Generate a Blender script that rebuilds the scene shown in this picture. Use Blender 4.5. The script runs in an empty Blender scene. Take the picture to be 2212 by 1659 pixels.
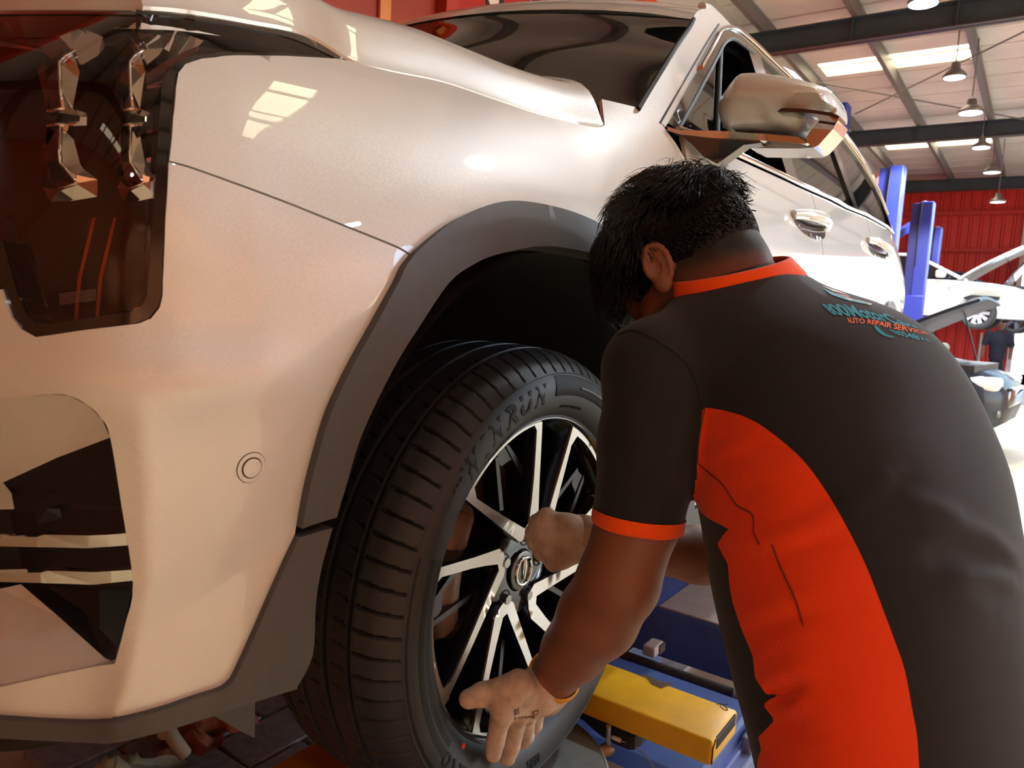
import bpy, bmesh, math, random
import numpy as np
from mathutils import Vector, Matrix
from mathutils.geometry import delaunay_2d_cdt

SC = bpy.context.scene
COL = SC.collection
R = math.radians

# ------------------------------------------------------------------ camera
CP = np.array([-0.02662514, -0.60192077, 1.46435592])
YAW, PITCH, ROLL, FPX = R(35.09953304), R(6.12751518), R(3.1315576), 1600.2
_cy, _sy, _cp, _sp = math.cos(YAW), math.sin(YAW), math.cos(PITCH), math.sin(PITCH)
FW = np.array([_cy*_cp, _sy*_cp, -_sp])
_r = np.array([_sy, -_cy, 0.0]); _u = np.cross(_r, FW)
RT = math.cos(ROLL)*_r + math.sin(ROLL)*_u
UP = math.cos(ROLL)*_u - math.sin(ROLL)*_r
cam_d = bpy.data.cameras.new('camera'); cam = bpy.data.objects.new('camera', cam_d); COL.objects.link(cam)
m = Matrix.Identity(4)
for i in range(3):
    m[i][0], m[i][1], m[i][2], m[i][3] = RT[i], UP[i], -FW[i], CP[i]
cam.matrix_world = m
cam_d.sensor_fit = 'HORIZONTAL'; cam_d.sensor_width = 36.0; cam_d.lens = FPX/2212*36.0
cam_d.clip_start = 0.02; cam_d.clip_end = 200
cam_d.dof.use_dof = True; cam_d.dof.focus_distance = 1.1; cam_d.dof.aperture_fstop = 11.0
SC.camera = cam
SC.view_settings.view_transform = 'Standard'; SC.view_settings.look = 'None'
SC.view_settings.gamma = 1.0; SC.view_settings.use_curve_mapping = False
SC.view_settings.exposure = 0.30
SC.cycles.max_bounces = 8; SC.cycles.glossy_bounces = 5; SC.cycles.transmission_bounces = 6
SC.cycles.transparent_max_bounces = 10
SC.cycles.sample_clamp_indirect = 6.0
try:
    SC.cycles.use_denoising = True
except Exception:
    pass

def ray(px, py):
    return FW + RT*((px-1106.0)/FPX) - UP*((py-829.5)/FPX)
def at(px, py, X=None, Y=None, Z=None, D=None):
    """surveyed point: where the sight line of a photo point meets a real plane of the workshop"""
    d = ray(px, py)
    if X is not None: t = (X-CP[0])/d[0]
    elif Y is not None: t = (Y-CP[1])/d[1]
    elif Z is not None: t = (Z-CP[2])/d[2]
    else: t = D
    return CP + d*t
def proj(P):
    d = np.asarray(P, float)-CP
    z = d@FW
    return np.stack([1106.0+FPX*(d@RT)/z, 829.5-FPX*(d@UP)/z], -1)

# ------------------------------------------------------------------ world
w = bpy.data.worlds.new('world'); SC.world = w; w.use_nodes = True
bg = w.node_tree.nodes['Background']
sky = w.node_tree.nodes.new('ShaderNodeTexSky'); sky.sky_type = 'NISHITA'
sky.sun_disc = False; sky.sun_elevation = R(42); sky.sun_rotation = R(200)
w.node_tree.links.new(sky.outputs[0], bg.inputs[0]); bg.inputs[1].default_value = 1.2

def light(name, kind, loc, energy, color=(1,1,1), size=1.0, size_y=None, direction=None, spread=None):
    l = bpy.data.lights.new(name, kind); l.energy = energy; l.color = color
    if kind == 'AREA':
        l.shape = 'RECTANGLE'; l.size = size; l.size_y = size_y or size
        if spread: l.spread = spread
    elif kind in ('POINT', 'SPOT'):
        l.shadow_soft_size = size
    o = bpy.data.objects.new(name, l); COL.objects.link(o); o.location = loc
    if direction is not None:
        o.rotation_euler = Vector(direction).to_track_quat('-Z', 'Y').to_euler()
    return o

# ------------------------------------------------------------------ materials
def lin(c):
    return tuple((x/255.0/12.92 if x/255.0 <= 0.04045 else ((x/255.0+0.055)/1.055)**2.4) for x in c[:3])
MATS = {}
def mat(name, rgb=(128,128,128), rough=0.5, metal=0.0, coat=0.0, coat_rough=0.03, ior=1.5, emit=None, estr=0.0,
        noise=None, bump=None, trans=0.0, alpha=1.0, sheen=0.0, spec=0.5, sss=0.0):
    """noise = (scale, amount, detail); bump = (scale, strength, distance)"""
    if name in MATS: return MATS[name]
    m = bpy.data.materials.new(name); m.use_nodes = True
    nt = m.node_tree; b = nt.nodes['Principled BSDF']
    c = lin(rgb)
    b.inputs['Base Color'].default_value = (*c, 1)
    b.inputs['Roughness'].default_value = rough; b.inputs['Metallic'].default_value = metal
    b.inputs['IOR'].default_value = ior; b.inputs['Coat Weight'].default_value = coat
    b.inputs['Coat Roughness'].default_value = coat_rough
    b.inputs['Transmission Weight'].default_value = trans; b.inputs['Alpha'].default_value = alpha
    b.inputs['Sheen Weight'].default_value = sheen; b.inputs['Specular IOR Level'].default_value = spec
    if sss:
        b.inputs['Subsurface Weight'].default_value = sss
        b.inputs['Subsurface Radius'].default_value = (0.012, 0.004, 0.002)
    if emit:
        b.inputs['Emission Color'].default_value = (*lin(emit), 1); b.inputs['Emission Strength'].default_value = estr
    tc = nt.nodes.new('ShaderNodeTexCoord')
    if noise:
        n = nt.nodes.new('ShaderNodeTexNoise'); n.inputs['Scale'].default_value = noise[0]
        n.inputs['Detail'].default_value = noise[2] if len(noise) > 2 else 4
        nt.links.new(tc.outputs['Object'], n.inputs['Vector'])
        r = nt.nodes.new('ShaderNodeMapRange'); r.inputs[1].default_value = 0.3; r.inputs[2].default_value = 0.7
        r.inputs[3].default_value = 1-noise[1]; r.inputs[4].default_value = 1+noise[1]
        nt.links.new(n.outputs['Fac'], r.inputs[0])
        mx = nt.nodes.new('ShaderNodeVectorMath'); mx.operation = 'SCALE'; mx.inputs[0].default_value = c
        nt.links.new(r.outputs[0], mx.inputs['Scale']); nt.links.new(mx.outputs[0], b.inputs['Base Color'])
    if bump:
        n2 = nt.nodes.new('ShaderNodeTexNoise'); n2.inputs['Scale'].default_value = bump[0]; n2.inputs['Detail'].default_value = 3
        nt.links.new(tc.outputs['Object'], n2.inputs['Vector'])
        bp = nt.nodes.new('ShaderNodeBump'); bp.inputs['Strength'].default_value = bump[1]
        bp.inputs['Distance'].default_value = bump[2] if len(bump) > 2 else 0.001
        nt.links.new(n2.outputs['Fac'], bp.inputs['Height']); nt.links.new(bp.outputs[0], b.inputs['Normal'])
    MATS[name] = m
    return m
def glass_mat(name, tint=(20,20,22), alpha=0.25, rough=0.0, ior=1.5):
    """thin pane: clear-coat reflections over a see-through tinted sheet"""
    if name in MATS: return MATS[name]
    m = bpy.data.materials.new(name); m.use_nodes = True; nt = m.node_tree
    nt.nodes.remove(nt.nodes['Principled BSDF'])
    out = nt.nodes['Material Output']
    tr = nt.nodes.new('ShaderNodeBsdfTransparent'); tr.inputs[0].default_value = (*lin(tint), 1)
    gl = nt.nodes.new('ShaderNodeBsdfGlossy'); gl.inputs['Roughness'].default_value = rough
    fr = nt.nodes.new('ShaderNodeFresnel'); fr.inputs['IOR'].default_value = ior
    geo = nt.nodes.new('ShaderNodeNewGeometry'); mr = nt.nodes.new('ShaderNodeMapRange'); mr.inputs[3].default_value = ior; mr.inputs[4].default_value = 1/ior
    nt.links.new(geo.outputs['Backfacing'], mr.inputs[0]); nt.links.new(mr.outputs[0], fr.inputs['IOR'])   # a thin sheet reflects alike from both sides
    mx = nt.nodes.new('ShaderNodeMixShader')
    nt.links.new(fr.outputs[0], mx.inputs[0]); nt.links.new(tr.outputs[0], mx.inputs[1]); nt.links.new(gl.outputs[0], mx.inputs[2])
    nt.links.new(mx.outputs[0], out.inputs['Surface'])
    MATS[name] = m
    return m

# ------------------------------------------------------------------ objects
def tag(o, label=None, cat=None, group=None, kind=None):
    if label: o['label'] = label
    if cat: o['category'] = cat
    if group: o['group'] = group
    if kind: o['kind'] = kind
    return o
def empty(name, loc=(0,0,0), label=None, cat=None, group=None, rz=0, kind=None):
    o = bpy.data.objects.new(name, None); COL.objects.link(o); o.location = loc; o.rotation_euler = (0,0,rz)
    o.empty_display_size = 0.1
    return tag(o, label, cat, group, kind)
def link(name, me, material=None, parent=None, label=None, world=True):
    """link a mesh; coordinates are given in the world unless world=False"""
    o = bpy.data.objects.new(name, me); COL.objects.link(o)
    if material is not None:
        for mm in (material if isinstance(material, (list, tuple)) else [material]): me.materials.append(mm)
    if parent is not None:
        o.parent = parent
        if world:
            M = parent_world(parent).inverted()
            me.transform(M)
    if label: o['label'] = label
    return o
def parent_world(p):
    M = Matrix.LocRotScale(p.location, p.rotation_euler, p.scale)
    return parent_world(p.parent) @ M if p.parent else M
def mesh_np(name, V, F, smooth=True):
    me = bpy.data.meshes.new(name)
    me.from_pydata([tuple(map(float, v)) for v in V], [], [tuple(map(int, f)) for f in F])
    me.update()
    if smooth:
        me.polygons.foreach_set('use_smooth', np.ones(len(me.polygons), bool))
    return me
def tri_mesh(name, V, T, smooth=True):
    """fast path for numpy triangle or quad arrays"""
    V = np.asarray(V, np.float32); T = np.asarray(T, np.int32)
    me = bpy.data.meshes.new(name); k = T.shape[1]
    me.vertices.add(len(V)); me.vertices.foreach_set('co', V.ravel())
    me.loops.add(T.size); me.loops.foreach_set('vertex_index', T.ravel())
    me.polygons.add(len(T)); me.polygons.foreach_set('loop_start', np.arange(0, T.size, k, dtype=np.int32))
    me.polygons.foreach_set('use_smooth', np.full(len(T), smooth))
    me.update(calc_edges=True); me.validate()
    return me
def from_bm(name, bm, smooth=False, angle=None):
    me = bpy.data.meshes.new(name); bmesh.ops.recalc_face_normals(bm, faces=bm.faces); bm.to_mesh(me); bm.free()
    if smooth:
        me.polygons.foreach_set('use_smooth', np.ones(len(me.polygons), bool))
        if angle:
            me.set_sharp_from_angle(angle=R(angle))
    return me
def bm_box(bm, lo, hi, bevel=0.0, seg=1, M=None):
    lo, hi = Vector(lo), Vector(hi); c = (lo+hi)/2; s = hi-lo
    r = bmesh.ops.create_cube(bm, size=1.0)
    vs = r['verts']
    for v in vs: v.co = Vector((v.co.x*s.x, v.co.y*s.y, v.co.z*s.z))
    if bevel > 0:
        es = list({e for v in vs for e in v.link_edges})
        rr = bmesh.ops.bevel(bm, geom=es, offset=bevel, segments=seg, affect='EDGES', profile=0.5, clamp_overlap=True)
        vs = list({v for f in rr['faces'] for v in f.verts} | {v for v in vs if v.is_valid})
    for v in vs:
        p = v.co + c
        v.co = (M @ p) if M is not None else p
def box(name, lo, hi, material, parent=None, bevel=0.0, seg=2, M=None, label=None, smooth=None):
    bm = bmesh.new(); bm_box(bm, lo, hi, bevel, seg, M)
    sm = bevel > 0 if smooth is None else smooth
    return link(name, from_bm(name, bm, sm, 22), material, parent, label)
def bm_tube(bm, pts, rad, n=10, cap=True):
    pts = [Vector(p) for p in pts]; rs = rad if isinstance(rad, (list, tuple, np.ndarray)) else [rad]*len(pts)
    rings = []; a = None
    for i, p in enumerate(pts):
        t = (pts[min(i+1, len(pts)-1)]-pts[max(i-1, 0)]).normalized()
        if a is None:
            a = t.orthogonal().normalized()
        else:
            a = (a - t*a.dot(t))
            a = a.normalized() if a.length > 1e-6 else t.orthogonal().normalized()
        b = t.cross(a)
        rings.append([bm.verts.new(p+(a*math.cos(2*math.pi*k/n)+b*math.sin(2*math.pi*k/n))*rs[i]) for k in range(n)])
    for q in range(len(rings)-1):
        for k in range(n):
            bm.faces.new((rings[q][k], rings[q][(k+1)%n], rings[q+1][(k+1)%n], rings[q+1][k]))
    if cap:
        bm.faces.new(rings[0][::-1]); bm.faces.new(rings[-1])
def tube(name, pts, rad, material, parent=None, n=10, label=None):
    bm = bmesh.new(); bm_tube(bm, pts, rad, n)
    return link(name, from_bm(name, bm, True, 50), material, parent, label)
def lathe_arrays(prof, n, axis=(0,1,0), center=(0,0,0), closed=False):
    """prof: list of (radius, along-axis); axis Y frame: x=r cos, z=r sin"""
    prof = np.asarray(prof, float); th = np.linspace(0, 2*np.pi, n, endpoint=False)
    k = len(prof)
    V = np.zeros((n, k, 3))
    V[..., 0] = prof[None,:,0]*np.cos(th)[:,None]; V[..., 1] = prof[None,:,1]; V[..., 2] = prof[None,:,0]*np.sin(th)[:,None]
    ax = np.asarray(axis, float)
    if abs(ax[2]) > .5: V = V[..., [0,2,1]]
    elif abs(ax[0]) > .5: V = V[..., [1,0,2]]
    V = V + np.asarray(center)
    F = []
    i = np.arange(n)
    for j in range(k if closed else k-1):
        j2 = (j+1) % k
        F.append(np.stack([i*k+j, i*k+j2, ((i+1)%n)*k+j2, ((i+1)%n)*k+j], -1))
    return V.reshape(-1,3), np.concatenate(F)
def lathe(name, prof, n, material, parent=None, axis=(0,1,0), center=(0,0,0), closed=False, smooth=True, angle=40, label=None):
    V, F = lathe_arrays(prof, n, axis, center, closed)
    me = tri_mesh(name, V, F, smooth)
    bm = bmesh.new(); bm.from_mesh(me); bmesh.ops.recalc_face_normals(bm, faces=bm.faces); bm.to_mesh(me); bm.free()
    if smooth: me.set_sharp_from_angle(angle=R(angle))
    return link(name, me, material, parent, label)

# ------------------------------------------------------------------ curves and polygons
def catmull(P, n=8, closed=False):
    P = np.asarray(P, float); out = []
    N = len(P); segs = N if closed else N-1
    for i in range(segs):
        if closed: p0, p1, p2, p3 = P[(i-1)%N], P[i], P[(i+1)%N], P[(i+2)%N]
        else: p0, p1, p2, p3 = P[max(i-1,0)], P[i], P[i+1], P[min(i+2,N-1)]
        t = np.linspace(0, 1, n, endpoint=False)[:,None]
        out.append(0.5*((2*p1)+(-p0+p2)*t+(2*p0-5*p1+4*p2-p3)*t*t+(-p0+3*p1-3*p2+p3)*t**3))
    out = np.concatenate(out)
    if not closed: out = np.vstack([out, P[-1]])
    return out
def densify(P, step, closed=True):
    P = np.asarray(P, float); out = []
    N = len(P)
    for i in range(N if closed else N-1):
        a, b = P[i], P[(i+1)%N]
        k = max(1, int(math.ceil(np.linalg.norm(b-a)/step)))
        for j in range(k): out.append(a+(b-a)*j/k)
    if not closed: out.append(P[-1])
    return np.array(out)
def inpoly(P, poly):
    P = np.asarray(P, float); poly = np.asarray(poly, float)
    x, y = P[...,0], P[...,1]; c = np.zeros(x.shape, bool)
    j = len(poly)-1
    for i in range(len(poly)):
        xi, yi = poly[i]; xj, yj = poly[j]
        if yi != yj:
            c ^= ((yi > y) != (yj > y)) & (x < (xj-xi)*(y-yi)/(yj-yi)+xi)
        j = i
    return c
def polydist(P, poly, closed=True):
    P = np.asarray(P, float); poly = np.asarray(poly, float)
    best = np.full(P.shape[:-1], 1e9)
    N = len(poly)
    for i in range(N if closed else N-1):
        a, b = poly[i], poly[(i+1)%N]; ab = b-a; L = ab@ab
        if L < 1e-18: continue
        t = np.clip(((P-a)@ab)/L, 0, 1)
        best = np.minimum(best, np.linalg.norm(P-(a+t[...,None]*ab), axis=-1))
    return best
def smin(a, b, k):
    h = np.clip(0.5+0.5*(b-a)/k, 0, 1)
    return b*(1-h)+a*h-k*h*(1-h)
def sstep(a, b, x):
    t = np.clip((np.asarray(x, float)-a)/(b-a), 0, 1); return t*t*(3-2*t)

def triangulate(outline, step, holes=(), bstep=None):
    """even triangles over a 2-D outline; returns (points, triangles, boundary loops)"""
    bstep = bstep or step
    loops = [densify(outline, bstep)]+[densify(h, bstep) for h in holes]
    lo, hi = loops[0].min(0), loops[0].max(0)
    gx = np.arange(lo[0], hi[0], step); gy = np.arange(lo[1], hi[1], step*0.866)
    G = np.array([(x+(step/2 if (j % 2) else 0), y) for j, y in enumerate(gy) for x in gx])
    if len(G):
        keep = inpoly(G, loops[0]) & (polydist(G, loops[0]) > 0.45*step)
        for h in loops[1:]:
            keep &= ~inpoly(G, h) & (polydist(G, h) > 0.45*step)
        G = G[keep]
    pts = np.vstack(loops+([G] if len(G) else []))
    edges = []; base = 0; lidx = []
    for L in loops:
        n = len(L); edges += [(base+i, base+(i+1)%n) for i in range(n)]; lidx.append(np.arange(base, base+n)); base += n
    r = delaunay_2d_cdt([Vector((p[0], p[1])) for p in pts], edges, [], 0, 1e-9)
    V = np.array([(v[0], v[1]) for v in r[0]]); T = np.array(r[2])
    c = V[T].mean(1)
    k = inpoly(c, loops[0])
    for h in loops[1:]: k &= ~inpoly(c, h)
    T = T[k]
    # map input -> output for the loops
    inv = {}
    for o, lst in enumerate(r[3]):
        for i in lst: inv[i] = o
    L2 = [np.array([inv[i] for i in l]) for l in lidx]
    a = V[T]; ar = (a[:,1,0]-a[:,0,0])*(a[:,2,1]-a[:,0,1])-(a[:,2,0]-a[:,0,0])*(a[:,1,1]-a[:,0,1])
    T[ar < 0] = T[ar < 0][:, ::-1]
    return V, T, L2
def patch_mesh(name, outline, surf, step, holes=(), off=0.0, thick=0.006, lip=0.0025, bstep=None, offfn=None):
    """panel on surf(uv, off)->xyz with a rolled, turned-in edge of real thickness (off > 0 is outward)"""
    V2, T, loops = triangulate(outline, step, holes, bstep)
    o = np.full(len(V2), off)
    if offfn is not None: o = o+offfn(V2)
    P = surf(V2, o)
    VV = [P]; TT = [T]; base = len(P)
    for L in loops:
        p = V2[L]
        r1 = surf(p, o[L]-lip*0.35); r2 = surf(p, o[L]-thick)
        n = len(L); i = np.arange(n); j = (i+1) % n
        VV += [P[L], r2]
        a, b = base+i, base+j; c, d = base+n+j, base+n+i
        TT.append(np.concatenate([np.stack([a, d, b], -1), np.stack([b, d, c], -1)])); base += 2*n
    V = np.concatenate(VV); Tn = np.concatenate(TT)
    me = tri_mesh(name, V, Tn, True)
    return me

# ------------------------------------------------------------------ signed-distance modelling
def surface_nets(D, origin, h):
    """naive surface nets over a dense grid of signed distances -> vertices, quads"""
    s = D < 0
    nx, ny, nz = D.shape
    corners = [(i, j, k) for i in (0,1) for j in (0,1) for k in (0,1)]
    cnt = np.zeros((nx-1, ny-1, nz-1), np.int8)
    for (i, j, k) in corners: cnt += s[i:nx-1+i, j:ny-1+j, k:nz-1+k]
    act = (cnt > 0) & (cnt < 8)
    ci = np.argwhere(act)
    idx = -np.ones(act.shape, np.int64); idx[act] = np.arange(len(ci))
    vals = {c: D[ci[:,0]+c[0], ci[:,1]+c[1], ci[:,2]+c[2]] for c in corners}
    acc = np.zeros((len(ci), 3)); n = np.zeros(len(ci))
    for a in corners:
        for ax in range(3):
            if a[ax] == 0:
                b = list(a); b[ax] = 1; b = tuple(b)
                va, vb = vals[a], vals[b]; cr = (va < 0) != (vb < 0)
                t = np.where(cr, va/np.where(cr, va-vb, 1), 0)
                p = np.zeros((len(ci), 3)); p[:] = a; p[:, ax] = t
                acc[cr] += p[cr]; n += cr
    V = (ci+acc/n[:,None])*h+origin
    Q = []
    for ax in range(3):
        sl0 = [slice(None)]*3; sl1 = [slice(None)]*3
        sl0[ax] = slice(0, -1); sl1[ax] = slice(1, None)
        a, b = s[tuple(sl0)], s[tuple(sl1)]
        e = np.argwhere(a != b); flip = a[a != b]
        o1, o2 = (ax+1) % 3, (ax+2) % 3
        ok = (e[:,o1] > 0) & (e[:,o2] > 0) & (e[:,o1] < D.shape[o1]-1) & (e[:,o2] < D.shape[o2]-1)
        e = e[ok]; flip = flip[ok]
        def cell(d1, d2):
            q = e.copy(); q[:,o1] -= d1; q[:,o2] -= d2
            return idx[q[:,0], q[:,1], q[:,2]]
        q = np.stack([cell(1,1), cell(0,1), cell(0,0), cell(1,0)], -1)
        q[~flip] = q[~flip][:, ::-1]
        Q.append(q)
    Q = np.concatenate(Q); Q = Q[(Q >= 0).all(1)]
    return V, Q
def sdf_mesh(fn, lo, hi, h, smooth_iter=2):
    """block-sparse evaluation of fn(points)->distance, then surface nets and a light relax"""
    lo = np.asarray(lo, float); hi = np.asarray(hi, float)
    B = 8
    n = (np.ceil((hi-lo)/h/B).astype(int))*B
    nb = n//B
    bi = np.stack(np.meshgrid(*[np.arange(k) for k in nb], indexing='ij'), -1).reshape(-1,3)
    cen = lo+(bi*B+B/2)*h
    dc = fn(cen)
    D = np.repeat(np.repeat(np.repeat(dc.reshape(nb), B, 0), B, 1), B, 2).astype(np.float32)
    near = np.abs(dc) < (B*h*0.87*1.35+0.012)
    ab = bi[near]
    off = np.stack(np.meshgrid(*[np.arange(B)]*3, indexing='ij'), -1).reshape(-1,3)
    CH = 400
    for q in range(0, len(ab), CH):
        blk = ab[q:q+CH]
        ijk = blk[:,None,:]*B+off[None]
        P = lo+ijk.reshape(-1,3)*h
        d = fn(P)
        ii = ijk.reshape(-1,3)
        D[ii[:,0], ii[:,1], ii[:,2]] = d
    V, Q = surface_nets(D, lo, h)
    if smooth_iter:
        E = np.concatenate([Q[:,[0,1]], Q[:,[1,2]], Q[:,[2,3]], Q[:,[3,0]]])
        for _ in range(smooth_iter):
            s = np.zeros_like(V); c = np.zeros(len(V))
            for k in range(3):
                s[:,k] = np.bincount(E[:,0], V[E[:,1],k], len(V))+np.bincount(E[:,1], V[E[:,0],k], len(V))
            c = np.bincount(E[:,0], minlength=len(V))+np.bincount(E[:,1], minlength=len(V))
            V = V*0.5+0.5*s/np.maximum(c,1)[:,None]
    return V, Q
def sd_cone(P, a, b, ra, rb):
    """round cone between two points"""
    a = np.asarray(a, float); b = np.asarray(b, float); ab = b-a; L2 = ab@ab
    t = np.clip((P-a)@ab/L2, 0, 1)
    return np.linalg.norm(P-a-t[:,None]*ab, axis=1)-(ra+(rb-ra)*t)
def sd_chain(P, pts, rads, k=0.01):
    d = None
    for i in range(len(pts)-1):
        e = sd_cone(P, pts[i], pts[i+1], rads[i], rads[i+1])
        d = e if d is None else smin(d, e, k)
    return d
def sd_ell(P, c, ax, r):
    """ellipsoid: ax = 3x3 rows of unit axes, r = radii"""
    q = ((P-np.asarray(c, float))@np.asarray(ax).T)/np.asarray(r)
    k0 = np.linalg.norm(q, axis=1); k1 = np.linalg.norm(q/np.asarray(r), axis=1)
    return k0*(k0-1)/np.maximum(k1, 1e-9)
def clip_mesh(V, T, f):
    """cut triangles along f=0 -> (V+,T+),(V-,T-)"""
    def side(sign):
        g = f*sign; newV = [V]; key = {}; extra = []; out = []
        ins = g[T] > 0; c = ins.sum(1)
        full = T[c == 3]; out.append(full)
        part = T[(c > 0) & (c < 3)]
        base = len(V); tl = []
        def cut(i, j):
            k = (min(i,j), max(i,j))
            if k not in key:
                t = g[i]/(g[i]-g[j]); key[k] = base+len(extra); extra.append(V[i]+(V[j]-V[i])*t)
            return key[k]
        for t in part:
            p = []
            for q in range(3):
                i, j = t[q], t[(q+1)%3]
                if g[i] > 0: p.append(i)
                if (g[i] > 0) != (g[j] > 0): p.append(cut(i, j))
            for q in range(1, len(p)-1): tl.append((p[0], p[q], p[q+1]))
        if tl: out.append(np.array(tl))
        VV = np.vstack([V, np.array(extra)]) if extra else V
        TT = np.concatenate(out)
        used = np.unique(TT); mp = -np.ones(len(VV), int); mp[used] = np.arange(len(used))
        return VV[used], mp[TT]
    return side(1), side(-1)
def quads2tris(Q):
    return np.concatenate([Q[:,[0,1,2]], Q[:,[0,2,3]]])

# ------------------------------------------------------------------ lettering
def islands(n, F):
    par = list(range(n))
    def find(a):
        while par[a] != a: par[a] = par[par[a]]; a = par[a]
        return a
    for f in F:
        for i in f[1:]: par[find(i)] = find(f[0])
    g = {}
    for f in F: g.setdefault(find(f[0]), []).append(f)
    return list(g.values())
def text_np(s, size=1.0, shear=0.0, bold=0.0, extrude=0.0, res=3):
    cu = bpy.data.curves.new('lettering', 'FONT'); cu.body = s; cu.size = size; cu.shear = shear; cu.offset = bold
    cu.extrude = extrude; cu.resolution_u = res; cu.align_x = 'LEFT'
    o = bpy.data.objects.new('lettering', cu); COL.objects.link(o)
    dg = bpy.context.evaluated_depsgraph_get()
    me = bpy.data.meshes.new_from_object(o.evaluated_get(dg))
    V = np.array([v.co[:] for v in me.vertices]); F = [tuple(p.vertices) for p in me.polygons]
    bpy.data.objects.remove(o); bpy.data.curves.remove(cu); bpy.data.meshes.remove(me)
    return V, F
def text_fit(s, w, h, **kw):
    """text scaled into a w x h box with its corner at the origin"""
    V, F = text_np(s, **kw)
    lo, hi = V[:,:2].min(0), V[:,:2].max(0)
    V[:,:2] = (V[:,:2]-lo)/(hi-lo)*np.array([w, h])
    return V, F
# ================================================================== lights of the workshop
sun = light('sun', 'SUN', (10,-20,20), 2.2, (1.0,0.95,0.88), direction=(-0.35, -0.30, -0.88)); sun.data.angle = R(1.0)

# ================================================================== the workshop shell
Z_ROOF = 5.50
M_roof = mat('roof_sheet', (214,206,196), 0.65, noise=(1.5,0.08))
M_steel = mat('dark_steel', (50,66,76), 0.5, noise=(6,0.15))
M_purlin = mat('purlin_steel', (104,98,94), 0.5)
M_orange2 = mat('orange_paint_faded', (212,134,84), 0.55, noise=(3,0.10))
M_red = mat('red_sheet', (224,58,52), 0.42, noise=(2,0.06))
M_orange = mat('orange_paint', (158,52,22), 0.55, noise=(3,0.10))
M_floor = mat('concrete', (172,156,122), 0.45, noise=(2.5,0.18,6), bump=(60,0.15,0.002))
M_tile = mat('paving_stone', (128,118,114), 0.75, noise=(30,0.25,6), bump=(90,0.4,0.003))
M_tile2 = mat('paving_stone_smooth', (150,142,138), 0.7, noise=(20,0.12,6))
M_brick = mat('paving_brick', (206,200,198), 0.8, noise=(15,0.1))
M_white = mat('white_trim', (226,224,218), 0.5)

XB, YL, YR, XF = 24.0, 3.25, -5.2, -4.5      # end wall, far side wall, near side wall, wall behind the car's nose
floor = box('floor', (XF-.2,YR-.2,-0.3), (XB+8,YL+.3,-0.02), M_floor); tag(floor, kind='structure')
# paving between the runways (in view under the car) and in front of the open door
rnd = random.Random(4)
tile_mesh = {}
def paving(x0, x1, y0, y1, sx, sy, material, gap, parent, stagger=True):
    r = 0; y = y0
    while y < y1:
        x = x0-(sx/2 if (stagger and r % 2) else 0)
        while x < x1:
            key = (sx, sy, material.name)
            if key not in tile_mesh:
                bm = bmesh.new(); bm_box(bm, (gap/2,gap/2,-0.03), (sx-gap/2,sy-gap/2,0.0), 0.006, 1)
                me = from_bm('paving_stone', bm, True, 40); me.materials.append(material); tile_mesh[key] = me
            o = bpy.data.objects.new('paving_stone', tile_mesh[key]); COL.objects.link(o)
            o.location = (x, y, rnd.uniform(-0.004, 0.002)); o.parent = parent
            x += sx
        y += sy; r += 1
paving(0.9, 4.2, 0.44, 1.7, 0.40, 0.20, M_tile, 0.008, floor)
paving(14.0, 24.6, -1.3, 1.3, 0.6, 0.30, M_brick, 0.012, floor)

# far side wall, behind the car
wl = box('wall_left', (XF,YL,0), (XB,YL+.15,4.8), M_orange); tag(wl, kind='structure')
p = at(815,20,Y=YL)[0]; q = at(839,20,Y=YL)[0]
t1 = box('trim_1', (p,YL-.03,0), (q,YL,4.75), mat('conduit_beige', (222,140,80), 0.35), wl, 0.008)
t2 = box('trim_2', (XF,YL-.12,4.70), (XB,YL,4.80), mat('orange_trim', (225,70,25), 0.5), wl, 0.01)
p = at(968,60,Y=YL)[0]
t3 = box('trim_3', (p-.14,YL-.10,0), (p,YL,4.7), mat('orange_column', (178,48,18), 0.5), wl, 0.006)
# wall above the side wall up to the roof
wu = box('wall_left_upper', (XF,YL,4.8), (XB,YL+.15,Z_ROOF+.1), M_roof); tag(wu, kind='structure')
# near side wall (behind the photographer) and the wall in front of the car
wn = empty('wall_right', (0,YR,0), kind='structure')
def wall_x(nm, y, x0, x1, z0, z1, material, parent):
    return box(nm, (x0,y-.15,z0), (x1,y,z1), material, parent)
wall_x('panel', YR, XF, 5.2, 0, Z_ROOF, M_orange2, wn); wall_x('panel', YR, 12.5, XB, 0, Z_ROOF, M_orange2, wn)
wall_x('panel', YR, 5.2, 12.5, 4.3, Z_ROOF, M_orange2, wn)
wf = empty('wall_front', (XF,0,0), kind='structure')
box('panel', (XF-.15,YR,0), (XF,YL,Z_ROOF), M_orange2, wf)
box('panel', (XF,-1.9,0), (XF+.05,-1.2,3.0), mat('conduit_beige', (222,140,80), 0.35), wf)

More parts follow.
